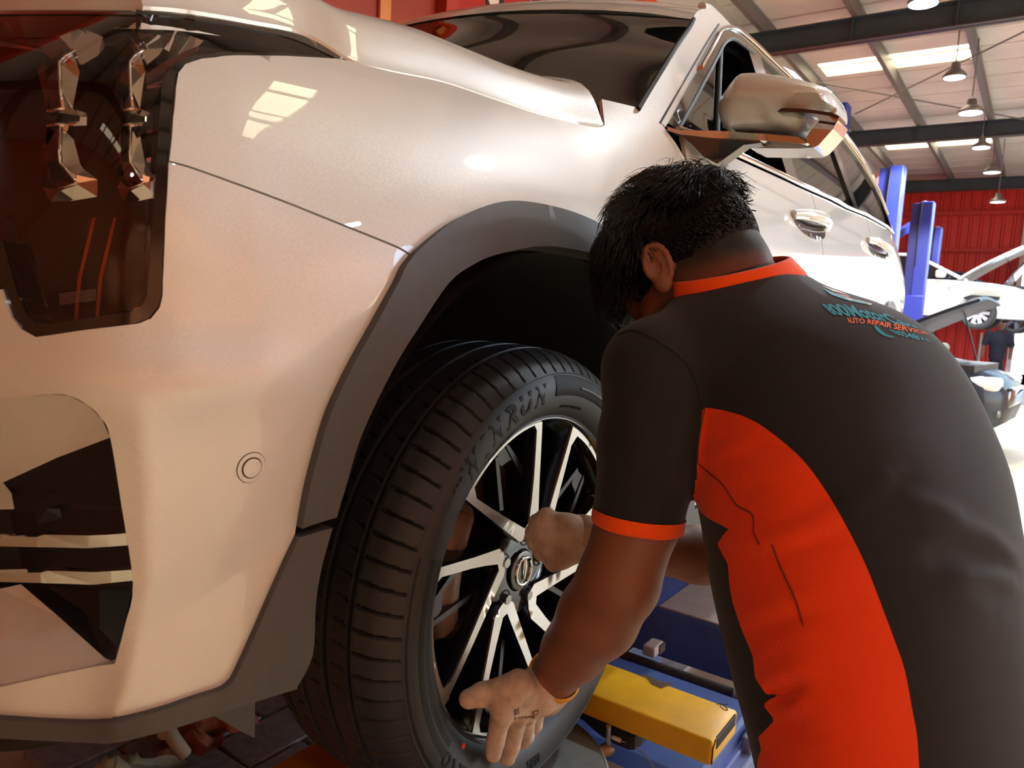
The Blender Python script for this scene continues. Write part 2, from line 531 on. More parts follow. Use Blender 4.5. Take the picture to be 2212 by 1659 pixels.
# end wall of red ribbed sheet; an open doorway beyond its right end lets the daylight in
wb = empty('wall_back', (XB,0,0), kind='structure')
yj = at(2197,600,X=XB)[1]
def ribbed(y0, y1, z0, z1, pitch=0.25, dep=0.045):
    ys = []; xs = []
    y = y0
    while y < y1-1e-6:
        for dy, dx in ((0,0),(0.62*pitch,0),(0.72*pitch,-dep),(0.90*pitch,-dep),(1.0*pitch,0)):
            if y+dy <= y1+1e-6: ys.append(y+dy); xs.append(dx)
        y += pitch
    V = [(XB+dx, yy, zz) for zz in (z0, z1) for yy, dx in zip(ys, xs)]; n = len(ys)
    F = [(i, i+1, n+i+1, n+i) for i in range(n-1)]
    return mesh_np('panel', V, F, False)
y = yj
while y < YL-0.01:
    y2 = min(y+1.0, YL)
    link('panel', ribbed(y, y2, 0.2, 5.6), M_red, wb); y = y2
for z in (at(2100,541,X=XB)[2], at(2100,461,X=XB)[2], at(2100,390,X=XB)[2]):
    box('girt', (XB-.16,yj,z-.06), (XB-.05,YL,z+.06), mat('red_girt', (206,44,40), 0.45), wb, 0.01)
box('eave_beam', (XB-.25,yj,at(2100,381,X=XB)[2]), (XB,YL,at(2100,368,X=XB)[2]), M_steel, wb)
box('kerb', (XB-.05,yj,0), (XB+.1,YL,0.2), mat('kerb_concrete', (205,198,190), 0.8), wb)
box('jamb', (XB-.2,yj-.12,0), (XB+.1,yj,5.0), mat('jamb_paint', (228,216,212), 0.5), wb, 0.01)
box('lintel', (XB-.1,YR,4.9), (XB+.1,yj,Z_ROOF), M_red, wb)
# downpipe-like white conduit on the red wall
px0 = at(2118,740,X=XB-.1)
tube('conduit', [(XB-.1,px0[1],0.2),(XB-.1,px0[1],at(2118,718,X=XB-.1)[2])], 0.035, M_white, wb)

# roof sheets, with translucent daylight strips let into every bay
cl = empty('ceiling', (0,0,Z_ROOF), kind='structure')
skyl = [at(1765,140,Z=Z_ROOF), at(2098,130,Z=Z_ROOF)]
pur_y = [at(1936,180,Z=5.36)[1], at(2118,165,Z=5.36)[1], at(1778,190,Z=5.36)[1]]
dy = abs(pur_y[0]-pur_y[1])
SX0, SX1 = at(1930,148,Z=Z_ROOF)[0], at(1930,117,Z=Z_ROOF)[0]
if SX0 > SX1: SX0, SX1 = SX1, SX0
SY0, SY1 = at(2103,125,Z=Z_ROOF)[1], at(1770,145,Z=Z_ROOF)[1]
BAY = 6.05; BEAMS = [10.40+BAY*k for k in range(-2, 3)]
strips = [SX0+BAY*k for k in (0,1)]
M_sky = mat('daylight_sheet', (240,236,205), 0.4, emit=(255,244,205), estr=5.0)
x = XF
SW = SX1-SX0
near_strips = [-3.3, 2.9]
def daylight_bay(s, ya, yb, n, SW=0.38):
    ym = (ya+yb)/2
    wdw = empty('window_%d' % n, (s,ya,Z_ROOF), kind='structure')
    box('pane', (s,ya,Z_ROOF+.03), (s+SW,ym-.03,Z_ROOF+.045), M_sky, wdw)
    box('pane', (s,ym+.03,Z_ROOF+.03), (s+SW,yb,Z_ROOF+.045), M_sky, wdw)
    box('glazing_bar', (s,ym-.03,Z_ROOF), (s+SW,ym+.03,Z_ROOF+.04), mat('bar_yellow', (200,180,110), 0.5), wdw)
for q_, s in enumerate(near_strips):
    box('panel', (x,YR,Z_ROOF), (s,YL,Z_ROOF+.04), M_roof, cl)
    box('panel', (s,YR,Z_ROOF), (s+.38,-2.7,Z_ROOF+.04), M_roof, cl); box('panel', (s,-.25,Z_ROOF), (s+.38,YL,Z_ROOF+.04), M_roof, cl)
    daylight_bay(s, -2.7, -.25, 3+q_); x = s+.38
for s in sorted(strips):
    if s > x:
        box('panel', (x,YR,Z_ROOF), (min(s,XB),YL,Z_ROOF+.04), M_roof, cl)
    box('panel', (s,YR,Z_ROOF), (s+SW,SY0,Z_ROOF+.04), M_roof, cl)
    box('panel', (s,SY1,Z_ROOF), (s+SW,YL,Z_ROOF+.04), M_roof, cl)
    ym = pur_y[0]
    wdw = empty('window_%d' % (1+strips.index(s)), (s,SY0,Z_ROOF), kind='structure')
    box('pane', (s,SY0,Z_ROOF+.03), (s+SW,ym-.03,Z_ROOF+.045), M_sky, wdw)
    box('pane', (s,ym+.03,Z_ROOF+.03), (s+SW,SY1,Z_ROOF+.045), M_sky, wdw)
    box('glazing_bar', (s,ym-.03,Z_ROOF), (s+SW,ym+.03,Z_ROOF+.04), mat('bar_yellow', (200,180,110), 0.5), wdw)
    x = s+SW
if x < XB: box('panel', (x,YR,Z_ROOF), (XB,YL,Z_ROOF+.04), M_roof, cl)
# sheet laps on the ceiling: slight ribs
for i in range(40):
    xx = XF+0.75*i
    if xx < XB and not any(s-.06 < xx < s+SW for s in near_strips): box('lap', (xx,YR,Z_ROOF-.012), (xx+.05,YL,Z_ROOF), M_roof, cl)
# purlins along the building and rafters across it
for k in range(-5, 4):
    yy = pur_y[1]+dy*k
    if YR < yy < YL:
        box('purlin', (XF,yy-.035,Z_ROOF-.20), (XB,yy+.035,Z_ROOF-.012), M_purlin, cl)
for xb in BEAMS:
    rf = empty('rafter', (xb,0,5.0), kind='structure')
    box('web', (xb-.012,YR,5.0), (xb+.012,YL,5.30), M_steel, rf)
    box('flange', (xb-.08,YR,5.0), (xb+.08,YL,5.015), mat('flange_steel', (70,58,58), 0.5), rf)
    box('flange', (xb-.08,YR,5.285), (xb+.08,YL,5.30), M_steel, rf)
    for k in range(-3, 2):
        yy = pur_y[1]+dy*k+.02
        if YR < yy < YL:
            box('stiffener', (xb-.07,yy-.01,5.015), (xb-.01,yy+.01,5.285), M_steel, rf)
br = empty('trim_4', (0,0,0), kind='structure')
tube('brace_rod', [at(1765,178,Z=5.2), at(2212,258,Z=5.05)], 0.012, M_purlin, br, 6)
tube('brace_rod', [at(1848,246,Z=5.05), at(2260,45,Z=5.2)], 0.012, M_purlin, br, 6)

# pendant high-bay lamps
M_lampshade = mat('lamp_housing', (120,118,116), 0.4, 0.6)
M_led = mat('led_disc', (255,255,255), 0.4, emit=(225,240,255), estr=60.0)
M_led2 = mat('led_disc_dim', (255,255,255), 0.4, emit=(240,238,230), estr=6.0)
def pendant(px, py, zc, r, lit, label):
    c = at(px, py, Z=zc)
    e = empty('pendant_lamp', c, label, 'lamp', 'pendant high-bay lamps')
    lathe('housing', [(0.02,.17),(r*.35,.16),(r*.45,.08),(r*.85,.03),(r,0.0),(r*.97,-.03),(r*.9,-.03)], 20, M_lampshade, e, (0,0,1), c)
    lathe('diffuser', [(0,-.028),(r*.9,-.028),(r*.9,-.022)], 20, M_led if lit > 1 else M_led2, e, (0,0,1), c)
    tube('cord', [(c[0],c[1],c[2]+.16),(c[0],c[1],Z_ROOF-.02)], 0.008, M_purlin, e, 6)
    if lit > 0:
        light('lamp_light', 'SPOT', (c[0],c[1],c[2]-.05), 640*lit, (0.86,0.94,1.0), 0.12, direction=(0,0,-1)).data.spot_size = R(150)
    return e
pendant(1995,2,4.75,.15,2.0,'bright lamp at the top edge above the nearest rafter')
pendant(2062,163,4.75,.14,0.8,'lamp hanging in front of the daylight strip, cord from a purlin')
pendant(2097,240,4.5,.16,2.0,'glaring lamp hanging between the two dark rafters')
pendant(2120,316,4.75,.15,2.0,'glaring lamp below the farther dark rafter')
pendant(2143,370,4.6,.16,0.3,'dark pendant lamp in front of the eave of the red wall')
pendant(2155,434,4.2,.15,0.3,'small white lamp hanging against the red wall')
# lamps overhead, outside the picture; those along the orange wall are added for bounce
for i, (x, y, e, col, ang_) in enumerate(((4.3,-.85,0.9,(.84,.94,1.0),150),(.9,-4.2,5.4,(.88,.96,1.0),78),(-2.4,-4.0,6.0,(.88,.96,1.0),78),(8.0,-3.2,1.0,(.9,.95,1.0),150),(3.9,-4.3,3.6,(.86,.95,1.0),74))):
    lc = (x, y, 4.75)
    k = empty('pendant_lamp', lc, ['high-bay lamp hanging beside the doors of the car','added unseen lamp behind the photographer, for bounce off the orange wall','added unseen lamp ahead of the car, for bounce off wall and floor','high-bay lamp hanging near the open side door','added unseen lamp near the side door, for bounce off wall and floor'][i], 'lamp', 'pendant high-bay lamps')
    lathe('housing', [(0.02,.17),(.07,.16),(.09,.08),(.17,.03),(.2,0.0),(.19,-.03),(.18,-.03)], 20, M_lampshade, k, (0,0,1), lc)
    lathe('diffuser', [(0,-.028),(.18,-.028),(.18,-.022)], 20, M_led, k, (0,0,1), lc)
    tube('cord', [(x,y,4.9),(x,y,Z_ROOF-.02)], 0.008, M_purlin, k, 6)
    light('lamp_light', 'SPOT', (x,y,4.7), 230*e, col, 0.12, direction=(0,0,-1)).data.spot_size = R(ang_)
light('door_fill', 'AREA', (8.85,YR-.05,2.15), 90, (.78,.90,1.0), 6.8, 4.0, direction=(0,1,0))  # added area lamp in the unseen side opening, fill for the man's back
# ground outside the open doorway
gr = box('ground', (XB,-30,-0.3), (XB+40,20,-0.02), mat('sunlit_ground', (225,215,200), 0.9)); tag(gr, kind='structure')

# sign on the far wall
M_sign = mat('sign_red', (176,34,20), 0.35)
sx0 = at(978,45,Y=YL-.05)[0]
zt = at(1278,20,Y=YL-.05)[2]
sgn = empty('wall_sign', (sx0,YL-.05,zt), 'red wall sign with blue lettering above the windscreen', 'sign')
box('board', (sx0,YL-.05,zt-1.9), (sx0+4.6,YL,zt), M_sign, sgn)
M_frm = mat('sign_frame', (214,120,96), 0.4)
box('frame', (sx0-.03,YL-.07,zt-1.9), (sx0,YL,zt+.03), M_frm, sgn); box('frame', (sx0,YL-.07,zt), (sx0+4.6,YL,zt+.03), M_frm, sgn)
M_swhite = mat('sign_white', (232,214,204), 0.5); M_sblue = mat('sign_blue', (26,58,98), 0.5)
def sign_text(s, xa, zb, wd, ht, material, dy, bold=0.0):
    V, F = text_fit(s, wd, ht, bold=bold)
    P = np.stack([xa+V[:,0], np.full(len(V), YL-.05-dy), zb+V[:,1]], -1)
    for isl in islands(len(P), F):
        us = sorted({i for f in isl for i in f}); mp = {i: k for k, i in enumerate(us)}
        link('letter', mesh_np('letter', P[us], [tuple(mp[i] for i in f[::-1]) for f in isl], False), material, sgn)
a = at(1110,45,Y=YL-.05); b = at(1240,86,Y=YL-.05)
zb = (at(1113,35,Y=YL-.05)[2]); wd = at(1165,60,Y=YL-.05)[0]-at(1112,30,Y=YL-.05)[0]
sign_text('AUTO REPAIR SERVICES', at(1108,35,Y=YL-.05)[0], zb-.02, wd*6.6, at(1113,8,Y=YL-.05)[2]-zb+.03, M_swhite, 0.004, 0.01)
xm = at(1130,15,Y=YL-.05)[0]; zm = at(1150,15,Y=YL-.05)[2]+.02
sign_text('800MotorCare', xm-.75, zm, 3.4, .42, M_swhite, 0.003, 0.045)
sign_text('800MotorCare', xm-.75, zm, 3.4, .42, M_sblue, 0.006, 0.012)
def sign_disc(px, py, r, material, dy, nm='emblem', sq=1.0):
    c = at(px, py, Y=YL-.05)
    lathe(nm, [(0,-dy-.004),(r,-dy-.004),(r,0)], 24, material, sgn, (0,1,0), (c[0],YL-.05,c[2]))
M_sblk = mat('sign_black', (22,24,26), 0.5)
sign_disc(1065,62,.085,M_sblk,0.004); sign_disc(1067,60,.04,M_swhite,0.009)
sign_disc(1103,58,.06,M_swhite,0.004); sign_disc(1103,58,.048,M_sign,0.008); sign_disc(1103,58,.03,M_swhite,0.012)
sign_disc(1068,0,.12,M_sblk,0.004); sign_disc(1064,-2,.07,M_swhite,0.008)
# ================================================================== the white car: body surface
HUB = np.array([0.97, 0.03, 1.025])
_plan = catmull([(0.02,.975),(0.03,.72),(0.075,.48),(.145,.29),(.208,.155),(.250,.075),(.283,.032),(.325,.010),(.385,.002),(.45,0),(.7,0),(1.4,0),
                 (2.5,0),(3.9,0),(4.5,.015),(4.75,.055),(4.88,.15),(4.95,.36),(4.97,.975)], 60)
_s = np.concatenate([[0], np.cumsum(np.linalg.norm(np.diff(_plan, axis=0), axis=1))])
_i45 = np.argmin(np.abs(_plan[:,0]-.45)+np.abs(_plan[:,1])*5)
_s = _s-_s[_i45]+.45
U0, U1 = _s[0], _s[-1]
_tan = np.gradient(_plan, _s, axis=0); _tan /= np.linalg.norm(_tan, axis=1)[:,None]
_nor = np.stack([-_tan[:,1], _tan[:,0]], -1)           # points inwards (towards +y on the side)
CREASE = []                                            # (u,z) of the bumper's fold, filled below
def body_in(u, z):
    """inward offset of the painted skin"""
    ztop = 1.742+(u-.6)*.078
    t = np.clip((z-1.47)/(ztop-1.47), 0, 1.6)
    front = .105*t**2.4
    door = .045*np.clip((z-1.58)/.25, 0, 1)**1.8+np.maximum(0, z-1.83)*.37+.014*np.exp(-((z-1.42)/.11)**2)
    w = sstep(1.05, 1.55, u)
    d = front*(1-w)+door*w
    d = d+.06*np.clip((1.10-z)/.35, 0, 1)**2
    # bulging wheel-arch lips
    for cx in (.97, 3.89):
        r = np.hypot(u-cx, (z-1.0)*1.0)
        d = d-.018*sstep(.80, .62, r)*sstep(1.75, 1.5, z)
    # bumper: lower side plane leans in below the fold; soft bulge under the lamp
    zl = 1.350+(u-.301)*.434
    k = sstep(.62, .50, u)*sstep(.16, .27, u)
    d = d+k*.13*np.clip(zl-z, 0, .20)
    uc = np.interp(z, [1.05,1.10,1.20,1.30,1.40], [.268,.290,.312,.308,.298])
    d = d-.0075*np.exp(-np.abs(u-uc)/.016)*sstep(1.39, 1.33, z)*sstep(1.04,1.09,z)
    d = d-.012*np.exp(-((z-1.385)/.035)**2)*sstep(.52, .30, u)
    return d
def skin(uv, off=0.0):
    uv = np.asarray(uv, float); u, z = uv[...,0], uv[...,1]
    x = np.interp(u, _s, _plan[:,0]); y = np.interp(u, _s, _plan[:,1])
    nx = np.interp(u, _s, _nor[:,0]); ny = np.interp(u, _s, _nor[:,1])
    e = .004; di = body_in(u, z)
    sl = (body_in(u, z+e)-body_in(u, z-e))/(2*e)        # profile slope -> true outward normal
    c = 1/np.sqrt(1+sl*sl)
    d = di-off*c
    return np.stack([x+nx*d, y+ny*d, z+off*sl*c], -1)
def hit(P, off=0.0, surf=skin):
    """(u,z) on the skin for surveyed photo points; entries that are 3-tuples ('w',u,z) pass through"""
    out = []
    for p in P:
        if len(p) == 3:
            out.append((p[1], p[2])); continue
        g = at(p[0], p[1], Y=0.0); q = np.array([min(max(g[0], .12), 4.9), g[2]])
        if q[0] < .4: q[0] = .4-(.4-q[0])*.9
        for it in range(40):
            f = proj(surf(q, off))-np.array(p[:2])
            if np.abs(f).max() < .05: break
            e = 1e-4
            J = np.stack([(proj(surf(q+np.array([e,0]), off))-proj(surf(q, off)))/e, (proj(surf(q+np.array([0,e]), off))-proj(surf(q, off)))/e], -1)
            dq = np.linalg.lstsq(J, -f, rcond=None)[0]
            n = np.linalg.norm(dq)
            q = q+dq*min(1, .08/max(n, 1e-9))
        out.append(tuple(q))
    return np.array(out)
# ------------------------------------------------------------------ materials of the car
def paint_mat():
    m = mat('pearl_white_paint', (206,204,196), 0.42, 0.0, coat=1.0, coat_rough=0.015)
    nt = m.node_tree; b = nt.nodes['Principled BSDF']
    tc = nt.nodes.new('ShaderNodeTexCoord'); v = nt.nodes.new('ShaderNodeTexVoronoi'); v.inputs['Scale'].default_value = 900
    nt.links.new(tc.outputs['Object'], v.inputs['Vector'])
    # metallic flakes: each cell tilts a little under the clear coat
    nm = nt.nodes.new('ShaderNodeVectorMath'); nm.operation = 'SUBTRACT'; nm.inputs[1].default_value = (.5,.5,.5)
    nt.links.new(v.outputs['Color'], nm.inputs[0])
    sc = nt.nodes.new('ShaderNodeVectorMath'); sc.operation = 'SCALE'; sc.inputs['Scale'].default_value = 0.09
    nt.links.new(nm.outputs[0], sc.inputs[0])
    g = nt.nodes.new('ShaderNodeNewGeometry'); ad = nt.nodes.new('ShaderNodeVectorMath'); ad.operation = 'ADD'
    nt.links.new(g.outputs['Normal'], ad.inputs[0]); nt.links.new(sc.outputs[0], ad.inputs[1])
    no = nt.nodes.new('ShaderNodeVectorMath'); no.operation = 'NORMALIZE'; nt.links.new(ad.outputs[0], no.inputs[0])
    nt.links.new(no.outputs[0], b.inputs['Normal']); b.inputs['Metallic'].default_value = 0.12
    b.inputs['Coat IOR'].default_value = 1.55
    return m
M_paint = paint_mat()
M_clad = mat('grey_plastic', (70,69,68), 0.55, noise=(60,0.06), bump=(900,0.25,0.0006))
M_blk = mat('gloss_black', (10,10,11), 0.12, coat=0.5)
M_blkm = mat('matt_black', (14,14,15), 0.6)
M_chr = mat('chrome', (225,222,218), 0.06, 1.0)
M_dkchr = mat('dark_chrome', (88,66,66), 0.10, 1.0)
M_tblk = mat('trim_black', (13,12,13), 0.32)
M_seal = mat('rubber_seal', (16,16,17), 0.7)
M_glass = glass_mat('window_glass', (60,66,62), ior=1.75)
M_lens = glass_mat('lamp_lens', (244,240,238), ior=1.45)
M_int = mat('cabin_dark', (20,22,28), 0.8)
M_lampin = mat('lamp_housing_dark', (52,20,16), 0.25, 0.3)

suv = empty('suv', (2.4,0.975,0.65), 'white pearl suv raised on the blue lift with its front wheel being worked on', 'car')
def mirror_obj(o, nm):
    me = o.data.copy(); M = parent_world(suv)
    me.transform(M)
    for v in me.vertices: v.co.y = 1.95-v.co.y
    me.flip_normals()
    return link(nm, me, None, suv)
def spatch(name, outline, material, off=0.0, step=0.02, holes=(), thick=0.008, parent=None, bstep=None, offfn=None, mirror=False, label=None, uvhole=None):
    ol = hit(outline, 0.0) if not isinstance(outline, np.ndarray) else outline
    hs = [hit(h, 0.0) if not isinstance(h, np.ndarray) else h for h in holes]
    me = patch_mesh(name, ol, skin, step, hs, off, thick, 0.002, bstep, offfn)
    me.set_sharp_from_angle(angle=R(50))
    o = link(name, me, material, parent or suv, label)
    if mirror: mirror_obj(o, name)
    return o
def sm(P, n=5, closed=False):
    """smooth a traced polyline (keeps plain 2-tuples)"""
    return [tuple(p) for p in catmull(P, n, closed)]
def W(*a): return [('w',)+tuple(p) for p in a]

# ---- traced lines of the panels
L_clad_out = sm([(637,1154),(654,1056),(676,970),(702,886),(746,792),(797,700),(845,614),(862,578),(885,548)], 4)
L_clad_top = sm([(885,548),(960,487),(1040,450),(1110,440),(1200,455),(1270,480),(1330,515)], 5)
co = hit(L_clad_out); ct = hit(L_clad_top)
c_rear = np.array([(1.92-u, z) for u, z in co[::-1]]); c_rt = np.array([(1.92-u, z) for u, z in ct[::-1] if 1.92-u > ct[-1][0]+.02])
L_in = sm([(632,1478),(665,1410),(672,1300),(685,1220),(708,1137),(736,1039),(770,930),(837,792),(895,700),(957,610),(1010,572),(1060,552),(1150,535),(1220,540),(1290,555)], 4)
ci_ = hit(L_in)
ci_rear = np.array([(1.92-u, z) for u, z in ci_[::-1] if 1.92-u > ci_[-1][0]+.02])
seam = sm([(365,349),(400,358),(450,375),(600,430),(720,478),(800,510),(860,535),(884,550)], 4)
hl_right = [(763,132),(723,125),(615,119),(506,118),(434,125),(398,137),(383,156),(378,188),(372,253),(363,347)]
hl_low = [(363,347),(356,470),(351,600),(350,636),(344,661),(325,685),(297,696),(181,710),(108,721),(76,725),(43,708),(22,683),(7,643),(0,622)]
hood_edge = sm([(0,12),(145,11),(253,12),(362,16),(452,28),(542,44),(658,69),(763,130),(845,152),(953,174),(1062,210),(1170,246),(1279,271),(1304,268)], 4)
U_L = -.30
HU = lambda pts: hit(pts)

# ---- fender
def shift(pts, dx, dy): return [(p[0]+dx, p[1]+dy) if len(p) == 2 else p for p in pts]
f_out = np.vstack([HU(shift(hl_right[::-1], 2.5, 1.5)), HU(sm([(770,135),(845,155),(953,177),(1062,213),(1170,249),(1279,274),(1306,270)], 4)),
                   HU([(1300,214),(1380,233),(1425,262),(1441,284),(1460,310),(1479,343)]),
                   HU([(1488,376),(1494,420)]), np.array([(1.50,1.60),(1.50,1.30)]), np.array([(1.49,1.20)]),
                   c_rear[::-1], c_rt[::-1], ct[::-1], HU(shift(seam[::-1], 1, -2.2))])
fender = spatch('fender', f_out, M_paint, step=0.018, mirror=True, bstep=0.012)

# ---- bumper cover, with the intake opening
hole_edge = sm([(0,862),(60,856),(110,851),(150,855),(190,875),(220,905),(238,945),(262,1090),(287,1262),(270,1350),(248,1434)], 4)
he = HU(hole_edge)
hb = HU([(200,1441),(100,1462),(0,1484)])
uL = he[0][0]
hole = np.vstack([np.array([(-.52,he[0][1]),(uL-.06,he[0][1])]), he, hb, np.array([(uL-.06,hb[-1][1]-.004),(-.52,hb[-1][1])])])
hl_lo_h = HU(shift(hl_low, 1.5, 3))
b_bot = HU(sm([(0,1544),(120,1551),(230,1552),(330,1530),(420,1500),(470,1484),(490,1470),(503,1450),(540,1370),(590,1255),(637,1154)], 4))
bm_out = np.vstack([HU(shift(seam, 0, 2.2)), co[::-1], b_bot[::-1], np.array([(0.0,1.075),(U0,1.07)]),
                    np.array([(U0,1.40),(-.1,1.41)]), hl_lo_h[::-1]])
bumper = spatch('bumper_cover', bm_out, M_paint, step=0.0085, holes=[hole], bstep=0.008, thick=0.012, mirror=True)
# fold line highlights come from the skin itself; parking sensor
sq = hit([(543,1010)])[0]
def ring_on_skin(name, q, r0, r1, off, material, n=28):
    th = np.linspace(0, 2*np.pi, n, endpoint=False)
    V = []; 
    for r, o in ((r0,off-.003),(r0,off),(r1,off),(r1,off-.003)):
        V.append(skin(np.stack([q[0]+r*np.cos(th), q[1]+r*np.sin(th)], -1), o))
    V = np.concatenate(V); i = np.arange(n); j = (i+1) % n
    F = np.concatenate([np.stack([k*n+i, k*n+j, (k+1)*n+j, (k+1)*n+i], -1) for k in range(3)])
    return link(name, tri_mesh(name, V, F), material, suv)
def disc_on_skin(name, q, r, off, material, n=28):
    th = np.linspace(0, 2*np.pi, n, endpoint=False)
    V = np.vstack([skin(np.array([q]), off), skin(np.stack([q[0]+r*np.cos(th), q[1]+r*np.sin(th)], -1), off), skin(np.stack([q[0]+r*np.cos(th), q[1]+r*np.sin(th)], -1), off-.003)])
    i = np.arange(n); j = (i+1) % n
    F = np.concatenate([np.stack([0*i, 1+i, 1+j], -1), np.stack([1+i, 1+n+i, 1+n+j], -1), np.stack([1+i, 1+n+j, 1+j], -1)])
    me = tri_mesh(name, V, F); me.set_sharp_from_angle(angle=R(30))
    return link(name, me, material, suv)
disc_on_skin('sensor_surround', sq, .0152, .0004, M_seal)
disc_on_skin('sensor_ring', sq, .0146, .0010, M_paint)
disc_on_skin('sensor_groove', sq, .0104, .0013, M_blkm)
disc_on_skin('parking_sensor', sq, .0092, .0022, M_paint)

# ---- grey cladding round the arch and along the chin
cl_out = np.vstack([co, ct, c_rt, c_rear, np.array([(1.47,1.15),(1.42,1.06)]), ci_rear[::-1][::1][::-1][::-1]])
arch_poly = np.vstack([co[co[:,1] > 1.215], ct, c_rt, c_rear[c_rear[:,1] > 1.18], ci_rear[ci_rear[:,1] > 1.16][::-1], ci_[ci_[:,1] > 1.216][::-1]])
clad = spatch('arch_cladding', arch_poly, M_clad, off=0.010, step=0.018, bstep=0.01, thick=0.035, mirror=True)
low_in = ci_[ci_[:,1] < 1.214]
corner = np.vstack([HU(sm([(637,1157),(590,1255),(540,1370),(503,1450),(490,1470),(470,1484),(420,1500),(330,1530),(230,1552),(120,1551),(0,1544)], 4)),
                    np.array([(0.05,1.078),(U0,1.07),(U0,1.02),(.02,1.022)]), HU(sm([(0,1583),(100,1588),(200,1592),(262,1590),(350,1570),(450,1540),(550,1507),(632,1482)], 4)), low_in])
spatch('chin_cladding', corner, M_clad, off=0.008, step=0.016, bstep=0.01, thick=0.03, mirror=True)
# black lower lip and the little air deflector ahead of the tyre
lip = np.vstack([np.array([(U0,1.018),(.02,1.020)]), HU(sm([(0,1585),(100,1590),(200,1594),(262,1592),(350,1573),(450,1543)], 3)), HU([(330,1590),(150,1640)]), np.array([(0.0,.985),(U0,.98)])])
spatch('lower_lip', lip, M_blkm, off=-.03, step=0.03, thick=0.02, mirror=True)
dA, dB, dC = at(452,1541,Y=.10), at(551,1506,Y=.10), at(550,1594,Y=.10); dD = at(530,1585,Y=.10)
V = [dA,dB,dC,dD]+[p+np.array([.004,.012,0]) for p in (dA,dB,dC,dD)]
link('air_deflector', mesh_np('air_deflector', V, [(0,1,2,3),(7,6,5,4),(0,4,5,1),(1,5,6,2),(2,6,7,3),(3,7,4,0)], False), M_clad, suv)

# ---- intake recess: white inner panels, black trim, chrome bars
def facet(name, pts, material, parent=None, thick=0.0, smooth=False, surf=skin):
    """flat-sided piece from (photo x, photo y, depth off the skin) corners"""
    P = []
    for (x, y, o) in pts:
        q = hit([(x, y)], o)[0]; P.append(skin(q, o))
    P = np.array(P)
    tri = triangulate(np.array([(p[0], -p[1]) for p in pts]), 1e6)
    if len(tri[0]) != len(P):
        me = mesh_np(name, P, [tuple(range(len(P)))], smooth)
    else:
        me = mesh_np(name, P, [tuple(t) for t in tri[1]], smooth)
    return link(name, me, material, parent or suv)
def tri2(name, pts, material, parent=None):
    """as facet, but triangulated evenly so the sheet follows the corners' depths"""
    return facet(name, pts, material, parent)
rc = -.055
facet('intake_roof', [(-70,860,-.004),(0,862,-.004),(110,851,-.004),(150,855,-.004),(190,875,-.004),(220,905,-.004),(238,945,-.004),(120,990,-.03),(7,1042,-.045),(-70,1060,-.05)], M_paint)
facet('intake_trim', [(240,943,-.012),(264,1098,-.012),(288,1262,-.012),(262,1380,-.02),(180,1340,-.10),(60,1270,-.10),(-80,1262,-.10),(-80,1090,-.09),(20,1108,-.09),(34,1070,-.07),(7,1042,-.047),(122,990,-.032)], M_tblk)
facet('intake_fin', [(246,995,-.02),(252,1035,-.03),(100,1100,-.05),(76,1084,-.05)], M_tblk)
facet('intake_fin', [(76,1084,-.05),(100,1100,-.05),(135,1098,-.06),(134,1120,-.06),(80,1134,-.06)], M_tblk)
facet('intake_side', [(-80,1050,-.055),(7,1043,-.048),(25,1066,-.06),(31,1100,-.07),(-80,1102,-.07)], M_paint)
facet('intake_floor', [(-80,1282,-.075),(0,1272,-.075),(45,1262,-.075),(130,1335,-.05),(225,1420,-.012),(248,1434,-.006),(200,1441,-.004),(100,1462,-.004),(0,1484,-.004),(-80,1500,-.004)], M_paint)
facet('intake_brace', [(48,1262,-.074),(95,1262,-.085),(180,1320,-.06),(250,1395,-.02),(249,1432,-.008),(226,1418,-.011),(132,1333,-.049)], M_blkm)
def bar(pts_top, pts_bot, o0=0.0, o1=-.006):
    n = len(pts_top); P = []
    for p in pts_top+pts_bot[::-1]:
        q = hit([p], o0)[0]; P.append(skin(q, o0))
    for p in pts_top+pts_bot[::-1]:
        q = hit([p], o0)[0]; P.append(skin(q, o1)+np.array([0,0,.001]))
    N = 2*n
    F = [(i, i+1, N-2-i, N-1-i) for i in range(n-1)]
    F += [(i, N+i, N+i+1, i+1) for i in range(N-1)]+[(N-1, 2*N-1, N, 0)]
    return link('chrome_bar', mesh_np('chrome_bar', P, F, False), M_chr, suv)
bar([(-60,1163),(0,1161),(80,1160),(95,1155),(192,1157),(235,1155),(272,1152)], [(-60,1180),(0,1180),(80,1182),(95,1182),(190,1184),(235,1181),(276,1178)])
bar([(-60,1240),(0,1238),(88,1237),(103,1233),(201,1236),(240,1234),(284,1231)], [(-60,1256),(0,1257),(88,1259),(103,1260),(200,1263),(240,1259),(287,1254)])

# ---- headlamp

hlp = bpy.data.objects.new('headlamp', None); COL.objects.link(hlp); hlp.parent = suv; hlp['label'] = 'smoked headlamp with chrome daylight blades'
top_h = HU(sm([(0,15),(145,14),(253,15),(362,19),(452,31),(542,47),(658,72),(763,132)], 4))
outer = np.vstack([np.array([(-.16,1.735)]), top_h, HU(hl_right[1:]), HU(hl_low[1:]), np.array([(-.10,1.50),(-.16,1.60)])])
in_top = HU(sm([(0,24),(145,23),(253,24),(362,28),(452,40),(542,57),(640,80),(730,122)], 4))
inner = np.vstack([np.array([(-.145,1.728)]), in_top, HU([(615,109),(506,107),(425,112),(385,126),(358,160),(350,190),(345,253),(338,350),(330,470),(322,600),(318,640),(306,660),(280,673),(181,687),(100,698),(72,696),(52,678),(34,640),(22,600),(10,555),(0,520)]), np.array([(-.08,1.50),(-.145,1.61)])])
hb2 = spatch('bezel', outer, M_blk, off=-.003, step=0.02, holes=[inner], bstep=0.008, thick=0.03, parent=hlp, mirror=False)
